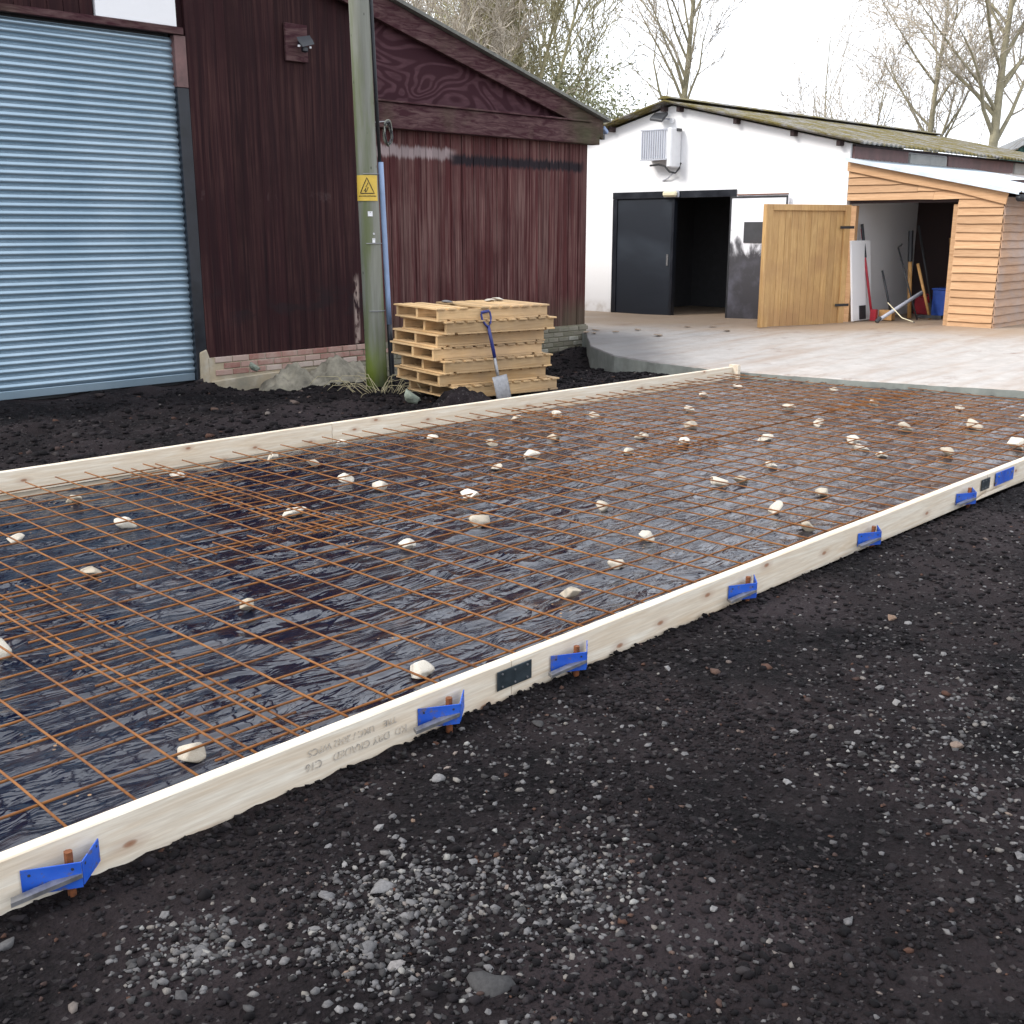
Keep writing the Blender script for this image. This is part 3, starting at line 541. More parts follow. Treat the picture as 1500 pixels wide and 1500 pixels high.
# brick plinth: rows of bricks over a rendered footing
BR1=MB().box((0,0,0),(.212,.10,.062),jit=.002).mesh('brick',M['brick'],bevel=.006)
BR2=MB().box((0,0,0),(.212,.10,.062),jit=.003).mesh('brick',M['brick_old'],bevel=.006)
MB().bb((6.5,-.055,-.6),(BE,.03,.23)).build('mortar',M['render'],barn)
for row in range(3):
    x=6.58+(row%2)*.11
    while x<9.0: link('brick',BR1,barn,(x+.1,-.015+random.uniform(-.004,.004),.20-row*.073)); x+=.224
for row in range(10):
    x=9.02+(row%2)*.11
    while x<BE-.1: link('brick',BR2,barn,(x+.1,-.015+random.uniform(-.006,.006),.18-row*.073)); x+=.224
MB().ext([(6.5,-.11,-.6),(9.02,-.11,-.6),(9.02,-.10,0.0),(8.0,-.10,.01),(7.2,-.10,.0),(6.5,-.10,-.03)],(0,.11,0)).build('footing',M['render'],barn,bevel=.01)
# roller shutter
rsn=thing('roller_shutter','pale blue grey steel roller shutter closed in the barn wall','shutter',(4.56,BY+.05,0))
prof=[(0,0),(.002,.003),(.016,.011),(.024,.024),(.026,.040),(.018,.058),(.004,.069),(-.004,.073),(0,.0766)]; V=[];Fc=[]
for xe in(-1.8,1.8): V+=[(xe,-a,b) for a,b in prof]
n=len(prof)
for i in range(n-1): Fc.append((i,n+i,n+i+1,i+1))
ms=bpy.data.meshes.new('slat'); ms.from_pydata(V,[],Fc); ms.materials.append(M['shutter'])
for p in ms.polygons: p.use_smooth=True
for i in range(46): link('slat',ms,rsn,(0,0,.075+i*.0766))
MB().box((0,-.005,.03),(3.6,.04,.085)).build('bottom_rail',M['shutter'],rsn,bevel=.005)
MB().box((0,.05,1.8),(3.6,.02,3.7)).build('backing',M['dark_grey'],rsn)
# things on the barn wall
t=thing('security_light','small dark security light on a maroon square backing board','light',(7.88,BY-.05,3.70))
MB().box((0,0,0),(.30,.035,.40)).build('backing_board',M['barn_trim'],t,bevel=.004)
MB().box((.04,-.06,.0),(.05,.09,.06)).build('arm',M['black_steel'],t,bevel=.006)
MB().ext([(-.06,-.09,.05),(.13,-.09,.09),(.14,-.14,.03),(-.04,-.15,-.02)],(0,-.03,-.05)).build('lamp_head',M['black_steel'],t,bevel=.008)
MB().box((.045,-.10,-.075),(.07,.06,.06)).build('sensor',M['black_steel'],t,bevel=.012)
for s in(-.05,.1): MB().box((s,-.13,-.05),(.03,.02,.025)).build('lens',M['white_plastic'],t,bevel=.004)
t=thing('eave_light','small grey flood light clamped to the mossy barn eave corner','light',(13.17,BY-.06,3.02))
MB().box((.03,0,0),(.12,.03,.03)).build('arm',M['grey_plastic'],t); MB().box((.12,-.03,.05),(.14,.09,.06),(0,.5,.2)).build('lamp_head',M['duct_blue'],t,bevel=.01); MB().box((.10,-.02,-.05),(.06,.06,.07)).build('sensor',M['dark_grey'],t,bevel=.01)

# ---------------------------------------------------------------- pole with ducts and signs
PX,PY=7.52,9.5
pole=thing('utility_pole','greenish wooden utility pole standing in front of the barn','pole',(PX,PY,-.1))
tilt=-.022
def pp(z): return Vector((tilt*z,0,z))
MB().tube([pp(z) for z in(0,.4,1.2,2.4,3.6,5,7.5)],[.118,.114,.112,.109,.106,.103,.098],18).build('shaft',M['pole'],pole,smooth=True)
def duct(z0,z1,r,mat,name,extra=0): MB().tube([pp(z)+Vector((.118*.80+r*.7,-.118*.62-r*.5,0))+Vector((.03*(1-z/2.4),0,0)) for z in np.linspace(z0,z1,6)],r,10).build(name,M[mat],pole,smooth=True)
duct(.02,.75,.030,'duct_black','duct_foot'); duct(.75,2.42,.029,'duct_blue','cable_cover'); duct(2.42,7.2,.019,'duct_black','cable')
for z in(.9,1.6,2.3): MB().tube([pp(z)+Vector((.121*math.cos(a),.121*math.sin(a),0)) for a in np.linspace(-2.6,.2,12)],.004,5).build('clip',M['steel'],pole)
# warning plate, curved round the shaft and facing the camera
s=thing('warning_sign','yellow warning sign with black triangle fixed to the utility pole','sign',(PX+tilt*2.16,PY,2.06))
def arc(a0,a1,z0,z1,r,mat,name,par,n=8):
    mb=MB(); A=np.linspace(a0,a1,n+1)
    V=[(r*math.cos(a),r*math.sin(a),z) for z in(z0,z1) for a in A]+[((r+.003)*math.cos(a),(r+.003)*math.sin(a),z) for z in(z0,z1) for a in A]
    Fc=[]
    m_=n+1
    for i in range(n):
        Fc+=[(i,i+1,m_+i+1,m_+i),(2*m_+i,3*m_+i,3*m_+i+1,2*m_+i+1),(i,2*m_+i,2*m_+i+1,i+1),(m_+i,m_+i+1,3*m_+i+1,3*m_+i)]
    Fc+=[(0,m_,3*m_,2*m_),(n,2*m_+n,3*m_+n,m_+n)]
    return mb.add(V,Fc).build(name,M[mat],par)
FA=R(225)+R(3)
arc(FA-1.15,FA+1.05,-.13,.125,.114,'sign_yellow','plate',s)
def curl(pts,wd,name):                                            # ink strokes laid on the curved plate (u along arc, v up)
    P=[]
    for u,v in pts:
        a=FA+u/.117; P.append((.1185*math.cos(a),.1185*math.sin(a),v))
    MB().tube(P,wd,5).build(name,M['ink'],s)
def seg(a,b,n=6): return [(a[0]+(b[0]-a[0])*i/n,a[1]+(b[1]-a[1])*i/n) for i in range(n+1)]
curl(seg((-.075,-.055),(.075,-.055))+seg((.075,-.055),(0,.10))[1:]+seg((0,.10),(-.075,-.055))[1:],.0045,'triangle')
curl([(.012,.05),(-.012,.01),(.012,.005),(-.008,-.04)],.004,'lightning_mark'); curl([(-.03,-.03),(-.012,.0),(-.02,-.045)],.004,'figure_mark')
curl(seg((-.10,-.082),(.10,-.082)),.004,'rule_line')
for z,u,wd,h,l in((1.80,.02,.05,.05,'larger white tag on the pole below the yellow sign'),(1.53,.045,.03,.045,'lower small white tag on the pole'),(1.60,.05,.018,.018,'tiny white tag on the pole between two others')):
    tg=thing('pole_tag',l,'tag',(PX+tilt*(z+.1),PY,z)); a=FA+u/.115; arc(a-wd/.23,a+wd/.23,-h/2,h/2,.1125,'tag_white','tag_plate',tg,3)
    MB().tube([(.117*math.cos(a),.117*math.sin(a),h*.3),(.12*math.cos(a),.12*math.sin(a),h*.3)],.004,6).build('nail',M['dark_grey'],tg)
# cable coil
cl=thing('cable_coil','coil of grey cable hanging on the barn side of the utility pole','cable coil',(PX+.18,PY+.02,2.62))
for i in range(6):
    r=.10+.012*math.sin(i*2.3); c=Vector((.07+.006*i,-.02+.012*i,.01*math.sin(i)))
    MB().tube([c+Vector((r*.75*math.cos(a),.3*r*math.cos(a)+.01*math.sin(3*a+i),r*1.15*math.sin(a))) for a in np.linspace(0,6.283,22)],.0065,6,False).build('cable_turn',M['rope_grey' if i%2 else 'dark_grey'],cl,smooth=True)
MB().tube([(-.09,0,.10),(.08,0,.12)],.008,6).build('hook',M['steel'],cl)

# ---------------------------------------------------------------- pallets and shovel
PA=R(-11.7); PB=Vector((7.15,8.05)); pu=Vector((math.cos(PA),math.sin(PA))); pv=Vector((-pu.y,pu.x)); PH=.127
def boxmesh(d,mat,bev=.002): return MB().box((0,0,0),d,jit=.0015).mesh('deck_board',M[mat],bevel=bev)
PLn,PWn=1.30,.90
wood('pallet_y',(.62,.43,.23),(.44,.28,.125),1,.8,True,.28,1.2,(.36,.25,.15))
dm=[boxmesh((.088,PWn+.03,.017),'pallet_y') for _ in range(3)]; bm_=[boxmesh((.10,PWn,.017),'pallet_y') for _ in range(2)]
def stringer_mesh(): return MB().box((0,0,0),(PLn-.03,.04,PH-.036),jit=.001).mesh('stringer',M['pallet'],bevel=.0015)
run_m=MB().box((0,0,0),(PLn-.27,.10,.017),jit=.001).mesh('runner',M['pallet'],bevel=.0015)
st_m=stringer_mesh(); pal0=None; shifts=[(.11,-.02,.03),(.0,.03,0),(.02,-.03,.012),(-.05,.03,-.012),(-.01,.05,.008),(.04,-.05,.0),(-.02,-.02,-.012)]
PLAB=['bottom pallet of the wooden stack, partly behind soil','second pallet up in the wooden pallet stack','third pallet up in the wooden pallet stack','middle pallet of the seven in the wooden stack','third pallet down from the stack top','second pallet down, under the top pallet of stack','top pallet of the wooden stack, with debris on it']
for i in range(7):
    c=PB+pu*(PLn/2+shifts[i][0])+pv*(PWn/2+shifts[i][1]); t=thing('wooden_pallet',PLAB[i],'pallet',(c.x,c.y,.02+i*PH),PA+shifts[i][2],'stack of wooden pallets')
    nb=11
    for j in range(nb):
        if i==6 and j in(3,): continue
        link('deck_board',dm[(i+j)%3],t,(-PLn/2+.044+j*(PLn-.088)/(nb-1)+random.uniform(-.006,.006),random.uniform(-.008,.008),PH-.009),(0,0,random.uniform(-.006,.006)))
    for j in(-1,0,1): link('stringer',st_m,t,(0,j*(PWn/2-.03),.018+(PH-.036)/2))
    for j in(-1,1):
        link('bottom_board',bm_[i%2],t,(j*(PLn/2-.055),0,.009))
    for j in(-1,0,1): link('runner',run_m,t,(random.uniform(-.01,.01),j*(PWn/2-.045),.009))
top=.02+7*PH
for dx,dy,r,l in((.98,.62,.05,'white stone lying on the top pallet'),(1.10,.66,.055,'grey brown lump lying on the top pallet beside the white stone'),(.42,.55,.06,'flat brown slate of debris on the top pallet')):
    q=PB+pu*dx+pv*dy; o=link('debris_lump',CH[int(dx*9)%9] if r!=.06 else PEBS[1],None,(q.x,q.y,top+r*.33),(.1,.1,dx),(r*1.5,r*1.2,r*.55)); tag(o,l,'stone')
# shovel leaning on the stack
sh=thing('shovel','blue handled digging spade leaning against the pallet stack','shovel',(0,0,0))
q0=PB+pu*.62-pv*.20; q1=PB+pu*.50-pv*.035; s0=Vector((q0.x,q0.y,-.03)); s1=Vector((q1.x,q1.y,.86)); d=(s1-s0).normalized(); side=Vector((pu.x,pu.y,0)); side=(side-d*side.dot(d)).normalized(); out=d.cross(side)
L=(s1-s0).length; at=lambda u,sx=0,o_=0: s0+d*(u*L)+side*sx+out*o_
V=[];Fc=[];nu=6
for k in range(7):
    u=.30*k/6; wd=.088 if k>0 else .078
    for j in range(nu+1):
        f=j/nu*2-1; V.append(at(u,wd*f,.016*(1-f*f)-.012*math.sin(u*8)))
for k in range(6):
    for j in range(nu): Fc.append((k*7+j,k*7+j+1,(k+1)*7+j+1,(k+1)*7+j))
o=MB().add(V,Fc).build('blade',M['steel'],sh,smooth=True); sm=o.modifiers.new('th','SOLIDIFY'); sm.thickness=.003
MB().tube([at(.20,0,.02),at(.36,0,.018),at(.52,0,.006)],[.012,.017,.016],8).build('socket',M['steel'],sh,smooth=True)
MB().tube([at(.50,0,.006),at(.70),at(.84)],[.018,.018,.016],10).build('shaft',M['tool_blue'],sh,smooth=True)
MB().tube([at(.83),at(.87,-.03),at(.93,-.052),at(.985,-.052),at(1.0,-.035)],[.015,.011,.010,.010,.012],8).build('handle_arm',M['tool_blue'],sh,smooth=True)
MB().tube([at(.83),at(.87,.03),at(.93,.052),at(.985,.052),at(1.0,.035)],[.015,.011,.010,.010,.012],8).build('handle_arm',M['tool_blue'],sh,smooth=True)
MB().tube([at(1.0,-.045),at(1.0,.045)],.015,8).build('grip',M['tool_blue'],sh,smooth=True)

# ---------------------------------------------------------------- white building
WX=16.6; YR=12.45; ZR=3.77; YE=8.97; ZE=2.97; WL=10.5
wb=thing('white_building','whitewashed gable building with black double doors and mossy roof','building',(WX,0,0))
out_=[(15.9,-.2),(15.9,2.93),(YR,ZR-.03),(YE,ZE-.03),(YE,-.2),(11.06,-.2),(11.06,2.27),(13.69,2.27),(13.69,-.2)]
MB().ext([(0,y,z) for y,z in out_],(.22,0,0)).build('gable_wall',M['whitewash'],wb)
mb=MB(); mb.bb((.222,YE,-.2),(WL,YE+.2,ZE-.06)); mb.build('side_wall',M['whitewash'],wb)
mb=MB(); mb.bb((.222,15.7,-.2),(WL,15.9,ZE-.06)); mb.bb((WL,YE,-.2),(WL+.2,15.9,ZE-.06)); mb.build('rear_wall',M['whitewash'],wb)
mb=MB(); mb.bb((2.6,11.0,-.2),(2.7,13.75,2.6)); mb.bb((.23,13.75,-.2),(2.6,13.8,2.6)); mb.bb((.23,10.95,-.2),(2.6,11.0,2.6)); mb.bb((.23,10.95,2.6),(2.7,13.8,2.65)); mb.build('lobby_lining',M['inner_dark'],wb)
# corrugated roof slopes
def slope(y0,z0,y1,z1,name,nw):
    V=[];Fc=[];n=nw*4
    x0,x1=-.24,WL+.3
    for i in range(n+1):
        x=x0+(x1-x0)*i/n; w_=.014*math.cos(i*math.pi/2)
        V+=[(x,y0,z0+w_+.024),(x,y1,z1+w_+.024),(x,y0,z0+w_),(x,y1,z1+w_)]
    for i in range(n): a=i*4; Fc+=[(a,a+4,a+5,a+1),(a+2,a+3,a+7,a+6),(a,a+2,a+6,a+4),(a+1,a+5,a+7,a+3)]
    Fc+=[(0,1,3,2),(n*4,n*4+2,n*4+3,n*4+1)]
    MB().add(V,Fc).build(name,M['moss_roof'],wb)
sl_=(ZR-ZE)/(YR-YE)
slope(YR,ZR+.02,YE-.32,ZE-.32*sl_+.02,'roof_slope',70); slope(YR,ZR+.02,16.2,ZR-(16.2-YR)*sl_+.02,'roof_slope',70)
MB().ext([(-.25,YR-.16,ZR+.07),(-.25,YR,ZR+.125),(-.25,YR+.16,ZR+.07)],(WL+.5,0,0)).build('ridge_cap',M['moss_roof'],wb)
for y in(YR+.12,YR-.22,11.05,9.95,9.12,13.75,14.9):
    z=ZR-abs(y-YR)*sl_; MB().box((-.06,y,z-.055),(.14,.07,.085)).build('purlin_end',M['timber_dark'],wb,bevel=.006)
# panels and eave band above the store roof
for x0,x1,m_,zz in((.05,1.9,'brown_panel',0),(1.98,3.4,'grey_panel',-.03),(3.46,6.4,'brown_panel',0),(6.5,10,'grey_panel',0)):
    MB().bb((x0,YE-.045,2.70),(x1,YE-.004,2.90+zz)).build('eave_panel',M[m_],wb,bevel=.004)
MB().bb((.05,YE-.06,2.895),(WL,YE-.002,2.93)).build('eave_batten',M['timber_dark'],wb)
# door frame and doors
mb=MB(); MB().bb((-.03,11.02,2.18),(.10,13.73,2.30)).build('door_frame',M['black_steel'],wb,bevel=.004)
MB().bb((-.025,13.63,.05),(.10,13.73,2.178)).build('door_frame',M['black_steel'],wb,bevel=.004); MB().bb((-.025,11.02,.05),(.10,11.12,2.178)).build('door_frame',M['black_steel'],wb,bevel=.004)
dl=MB().bb((.0,12.36,.10),(.05,13.625,2.175)).build('door_leaf',M['door_black'],wb,bevel=.004); dl['label']='closed black steel door leaf'
MB().bb((-.035,12.30,.04),(.06,12.352,2.175)).build('edge_strip',M['black_steel'],dl)
MB().bb((-.012,12.42,1.0),(-.001,12.46,1.2)).build('handle',M['steel'],dl)
dr=thing('open_door','open steel door folded back on wall, white above and dark below','door',(WX-.05,10.52,.12),.03)
MB().box((-.03,0,1.03),(.045,1.10,2.06)).build('panel',M['door_patchy'],dr,bevel=.003)
for a,b in(((-.035,-.545,0),(-.058,-.515,2.06)),((-.035,.515,0),(-.058,.545,2.06)),((-.035,-.514,2.03),(-.058,.514,2.06))): MB().bb(a,b).build('edge_frame',M['dark_grey'],dr)
MB().box((-.06,.0,1.47),(.012,.5,.34)).build('notice_board',M['inner_dark'],dr)
MB().bb((-.03,10.02,2.2),(-.0,11.0,2.216)).build('door_track',M['rust'],wb)
t=thing('bulkhead_lamp','cream oblong bulkhead lamp over the black doors','lamp',(WX-.05,12.36,2.25)); MB().box((0,0,0),(.03,.34,.12)).build('base',M['grey_plastic'],t,bevel=.01); MB().box((-.05,0,0),(.08,.30,.10)).build('diffuser',M['cream'],t,bevel=.028)
# air conditioner
t=thing('wall_heater_unit','white slatted air unit hung on the white gable','air unit',(WX-.004,12.5,3.02))
MB().box((-.15,.10,.06),(.28,.56,.50)).build('casing',M['white_plastic'],t,bevel=.012); MB().box((-.16,-.24,.0),(.30,.10,.66)).build('end_cover',M['white_plastic'],t,bevel=.02)
for i in range(11): MB().box((-.30,-.14+i*.05,.06),(.016,.022,.46)).build('grille_slat',M['grey_plastic'],t)
MB().box((-.305,.10,-.19),(.012,.58,.02)).build('grille_rail',M['grey_plastic'],t); MB().box((-.305,.10,.31),(.012,.58,.02)).build('grille_rail',M['grey_plastic'],t)
MB().box((-.1,-.30,.3),(.12,.03,.05)).build('vent',M['dark_grey'],t)
MB().tube([(-.2,.24,-.28),(-.2,.05,-.27),(-.2,-.08,-.30),(-.18,-.18,-.40),(-.14,-.28,-.42),(-.1,-.33,-.34),(-.06,-.33,-.25)],.017,8).build('pipe',M['dark_grey'],t,smooth=True); MB().tube([(-.1,-.22,-.40),(-.05,-.05,-.5),(.0,.1,-.54)],.012,6).build('drain_pipe',M['grey_plastic'],t,smooth=True)
t=thing('flood_light','grey flood light under the ridge above the air unit','light',(WX,12.55,3.52)); MB().box((-.08,-.06,0),(.16,.03,.03)).build('bracket_arm',M['grey_plastic'],t); MB().ext([(-.30,-.12,-.08),(-.30,.16,-.03),(-.13,.18,.07),(-.13,-.12,.06)],(.0,.0,.05)).build('lamp_head',M['dark_grey'],t,bevel=.008); MB().box((-.03,-.13,-.03),(.06,.08,.08)).build('sensor',M['white_plastic'],t,bevel=.012)

# ---------------------------------------------------------------- timber store
SY=6.5; SXE=20.8
ts_=thing('timber_store','lean-to timber store with wavy edged cladding and open front','shed',(WX,0,0))
rz_=lambda y: 2.70-.205*(YE-.02-y)
def ft(y): return rz_(y)-.045
# posts and dark inner lining (backing)
for y in(8.87,7.22,6.60): MB().box((.10,y,1.05 if y<8 else 1.05),(.09,.09,1.9)).build('post',M['clad'],ts_)
MB().ext([(.03,6.55,2.03),(.03,8.93,2.03),(.03,8.93,ft(8.93)-.03),(.03,6.55,ft(6.55)-.03)],(.02,0,0)).build('lining',M['timber_dark'],ts_); MB().bb((.03,6.55,.1),(.05,7.16,2.03)).build('lining',M['timber_dark'],ts_)
MB().bb((.05,SY+.03,.1),(4.2,SY+.06,2.1)).build('lining',M['timber_dark'],ts_); MB().bb((2.5,SY+.065,.1),(2.55,YE-.01,2.42)).build('shade_back_wall',M['timber_dark'],ts_)  # dark back wall pulled forward to stand in for deep shade inside
pitch=.118
def lap(y0,y1,z,ytop=None):
    tj=random.uniform(-.006,.006); yt0=y0; 
    if z+pitch+.012>ft(y0):                                        # trimmed to the roof line
        yt0=min(y1,max(y0,YE-.02-(2.70-.045-(z+pitch+.012))/.205))
        yb0=max(y0,YE-.02-(2.70-.045-z)/.205)
    else: yb0=y0
    if yb0>y1-.03: return
    n=max(1,int((y1-yb0)/.2)); V=[];Fc=[]
    for i in range(n+1):
        f=i/n; yb=yb0+(y1-yb0)*f; yt=yt0+(y1-yt0)*f; wv=.007*nz(yb*1.3,z*7,2.2)+.004*nz(yb,z,9)
        V+=[(-.042,yb,z-.012+wv+tj),(-.012,yt,z+pitch),(-.002,yt,z+pitch),(-.018,yb,z-.012+wv+tj)]
    for i in range(n):
        for k2 in range(4): a=i*4; Fc.append((a+k2,a+4+k2,a+4+(k2+1)%4,a+(k2+1)%4))
    Fc+=[(0,1,2,3),(n*4+3,n*4+2,n*4+1,n*4)]
    MB().add(V,Fc).build('cladding_board',M['clad'],ts_)
z=.20
while z<2.62:
    if z<1.98: lap(SY+.0,7.165,z)
    else:
        lap(SY,7.55,z) if z<2.2 else lap(SY,7.8,z)
        lap(7.553 if z<2.2 else 7.803,8.95,z)
    z+=pitch
z=.20
while z<2.08:
    V=[];Fc=[];n=24;tj=random.uniform(-.006,.006)
    for i in range(n+1):
        x=-.03+4.2*i/n; wv=.008*nz(x*1.3,z*7,2.2,5)+.004*nz(x,z,9,2); V+=[(x,SY-.042,z-.012+wv+tj),(x,SY-.012,z+pitch),(x,SY-.002,z+pitch),(x,SY-.018,z-.012+wv+tj)]
    for i in range(n):
        for k2 in range(4): a=i*4; Fc.append((a+k2,a+4+k2,a+4+(k2+1)%4,a+(k2+1)%4))
    Fc+=[(0,1,2,3),(n*4+3,n*4+2,n*4+1,n*4)]
    MB().add(V,Fc).build('cladding_board',M['cladx'],ts_); z+=pitch
MB().ext([(-.075,SY-.06,ft(SY-.06)+.005),(-.075,8.96,ft(8.96)+.005),(-.075,8.96,ft(8.96)-.13),(-.075,8.0,ft(8.0)-.14),(-.075,7.2,ft(7.2)-.12),(-.075,SY-.04,ft(SY)-.17)],(.028,0,0)).build('bargeboard',M['clad'],ts_,bevel=.003)
V=[];Fc=[];n=34*4
for i in range(n+1):
    x=-.16+4.7*i/n; w_=.012*math.cos(i*math.pi/2); V+=[(x,YE-.002,rz_(YE)+w_+.012),(x,SY-.22,rz_(SY-.22)+w_+.012),(x,YE-.002,rz_(YE)+w_),(x,SY-.22,rz_(SY-.22)+w_)]
for i in range(n): a=i*4; Fc+=[(a,a+4,a+5,a+1),(a+2,a+3,a+7,a+6),(a,a+2,a+6,a+4),(a+1,a+5,a+7,a+3)]
MB().add(V,Fc).build('tin_roof',M['tin'],ts_)
MB().ext([(-.17,SY-.24,rz_(SY-.24)-.035),(-.17,YE-.01,rz_(YE)-.035),(-.17,YE-.01,rz_(YE)+.022),(-.17,SY-.24,rz_(SY-.24)+.022)],(.012,0,0)).build('verge_trim',M['tin'],ts_)
MB().tube([(-.14,SY-.24,2.07),(4.6,SY-.24,2.06)],.05,10).build('gutter',M['duct_black'],ts_,smooth=True)
# open door leaf
th=R(70); hx,hy=16.5,8.85
sdr=thing('store_door','open boarded timber door of the store, swung against white building','door',(hx,hy,.17),math.pi/2+th)   # local +x runs from hinge to free edge
DW,DH=1.62,1.84; n=13
for i in range(n):
    wd=DW/n; MB().box((wd*(i+.5),-.012,DH/2),(wd-.004,.02,DH-.01)).build('plank',M['doorwood'],sdr,bevel=.002)
for a,b in(((0,.0,.0),(.11,.034,DH)),((DW-.11,.0,.0),(DW,.034,DH)),((.112,.0,DH-.09),(DW-.112,.034,DH))): MB().bb(a,b).build('frame_rail',M['doorwood'],sdr,bevel=.003)
MB().bb((DW,-.03,0),(DW+.035,.05,DH)).build('edge_post',M['doorwood'],sdr,bevel=.003)
for z in(.3,1.5): MB().box((.06,.037,z),(.28,.006,.04)).build('hinge',M['dark_grey'],sdr)
# tools in the store, against the white inner wall
def stick(name,label,pts,r,mat,cat,extra=()):
    t=thing(name,label,cat,(0,0,0)); MB().tube(pts,r,8).build('shaft',M[mat],t,smooth=True)
    for nm,mm,kind,a in extra:
        mb=MB(); (mb.tube(*a,8) if kind=='t' else mb.box(*a)); mb.build(nm,M[mm],t,bevel=.003 if kind=='b' else 0)
    return t
fl=.22; wy=YE-.06
stick('long_tool','long red and black shafted tool against the inner white wall',[(16.95,wy-.35,fl),(17.0,wy-.02,1.65)],.02,'red','tool',[('grip','duct_black','t',([(16.985,wy-.13,1.2),(17.0,wy-.02,1.72)],.024)),('head','red','b',((16.95,wy-.37,fl+.08),(.07,.10,.18)))])
stick('broom','short black handled tool leaning beside the red tool',[(17.1,wy-.62,fl),(17.1,wy-.38,1.0)],.018,'duct_black','tool',[('head','handle_wood','b',((17.1,wy-.52,fl+.08),(.12,.22,.16)))])
stick('sledge_hammer','wooden shafted tool with long black grip in the store',[(17.7,wy-.62,fl),(17.7,wy-.55,1.15)],.035,'handle_wood','tool',[('grip','duct_black','t',([(17.7,wy-.55,1.13),(17.7,wy-.52,1.62)],.042))])
stick('pickaxe','slanting wooden pick handle in front of the black gripped tool',[(17.75,wy-.95,fl),(17.75,wy-.66,1.1)],.025,'handle_wood','tool',[('head','dark_grey','b',((17.75,wy-.95,fl+.04),(.08,.4,.05)))])
stick('fork','dark slim fork handle leaning on the inner white wall',[(18.0,wy-.9,fl),(18.0,wy-.5,1.7)],.018,'dark_grey','tool',[('head','dark_grey','b',((18.0,wy-.88,fl+.12),(.02,.2,.25)))])
stick('orange_strimmer','orange topped pole tool deep inside the store',[(18.6,wy-1.35,fl+.2),(18.6,wy-1.1,1.55)],.03,'yellow','tool',[('motor','dark_grey','b',((18.6,wy-1.09,1.6),(.14,.16,.22)))])
stick('grey_post','grey slim post standing deep inside the store',[(18.8,wy-1.65,fl),(18.8,wy-1.6,1.5)],.025,'grey_panel','tool',[('cap','dark_grey','b',((18.8,wy-1.6,1.5),(.05,.05,.03)))])
stick('rake','dark rake with wide head standing behind the propped plank',[(17.9,wy-1.25,fl),(18.0,wy-1.05,1.5)],.02,'handle_wood','tool',[('head','dark_grey','b',((17.9,wy-1.27,fl+.05),(.06,.34,.06)))])
stick('spare_shovel','grey shovel standing blade up by the yellow jacket',[(18.3,wy-1.4,fl),(18.35,wy-1.3,1.25)],.02,'dark_grey','tool',[('blade','steel','b',((18.35,wy-1.29,1.4),(.02,.20,.30)))])
stick('crowbar','slim dark bar beside the orange topped tool',[(17.5,wy-.85,fl),(17.55,wy-.4,1.35)],.014,'dark_grey','tool',[('hook','dark_grey','t',([(17.55,wy-.4,1.35),(17.55,wy-.46,1.41)],.014))])
t=thing('fuel_can','small red fuel can on the store floor against the white inner wall','can',(18.55,wy-.45,fl)); MB().box((0,0,.16),(.16,.26,.30)).build('body',M['red'],t,bevel=.02); MB().tube([(0,.06,.31),(0,.06,.36)],.025,8).build('cap',M['dark_grey'],t); MB().tube([(0,-.09,.31),(0,-.07,.35),(0,.0,.35),(0,.02,.31)],.012,6).build('handle',M['red'],t)
t=thing('work_jacket','crumpled yellow work jacket hanging among the tools','jacket',(18.2,wy-1.15,.5)); m=rock_mesh('jacket_body',M['yellow'],3,91,.35,1,False); link('jacket_body',m,t,(0,0,.42),(.1,.2,0),(.10,.16,.36)); m=rock_mesh('sleeve',M['yellow'],2,92,.3,1,False); link('sleeve',m,t,(-.05,-.05,.15),(.1,0,0),(.06,.07,.26))
t=thing('blue_crate','blue plastic storage crate on the store floor','crate',(18.25,7.62,fl))
for a,b,nm in(((-.3,-.42,.0),(.3,.42,.03),'base'),((-.3,-.42,.031),(-.27,.42,.46),'side_panel'),((.27,-.42,.031),(.3,.42,.46),'side_panel'),((-.269,-.42,.031),(.269,-.39,.46),'end_panel'),((-.269,.39,.031),(.269,.42,.46),'end_panel')): MB().bb(a,b).build(nm,M['crate_blue'],t)
MB().box((0,0,.475),(.64,.88,.025)).build('lid_rim',M['crate_blue'],t,bevel=.005)
stick('leaning_plank','grey weathered plank propped against the blue crate',[(16.62,8.30,fl+.02),(17.45,8.0,.66)],.03,'grey_plastic','plank',[('end_band','dark_grey','t',([(16.60,8.31,fl),(16.66,8.28,fl+.07)],.034))])
stick('white_cable','thin pale rod lying across the propped plank',[(16.75,8.22,.52),(16.72,7.95,.30),(16.7,7.75,fl+.03)],.008,'cream','rod',[('tip','dark_grey','t',([(16.7,7.75,fl+.03),(16.7,7.73,fl+.02)],.009))])
t=thing('brightening_board','tall white board leaning in the store, widened to brighten the inner wall','board',(16.85,wy-.05,fl)); MB().box((0,-.10,.62),(.62,.03,1.26),(-.10,0,0)).build('panel',M['whitewash'],t); MB().box((0,-.17,.12),(.2,.02,.22),(-.1,0,0)).build('torn_patch',M['dark_grey'],t)  # board widened to stand in for the brightly lit inner wall
for yy,xx in((8.0,18.9),(7.6,19.2),(7.45,18.7)): stick('blue_pipe','blue grey plastic pipe standing behind the blue crate',[(xx,yy,fl),(xx+.1,yy,1.3)],.05,'tool_blue','pipe',[('socket','tool_blue','t',([(xx+.09,yy,1.2),(xx+.1,yy,1.34)],.06))])['group']='blue pipes behind the crate'

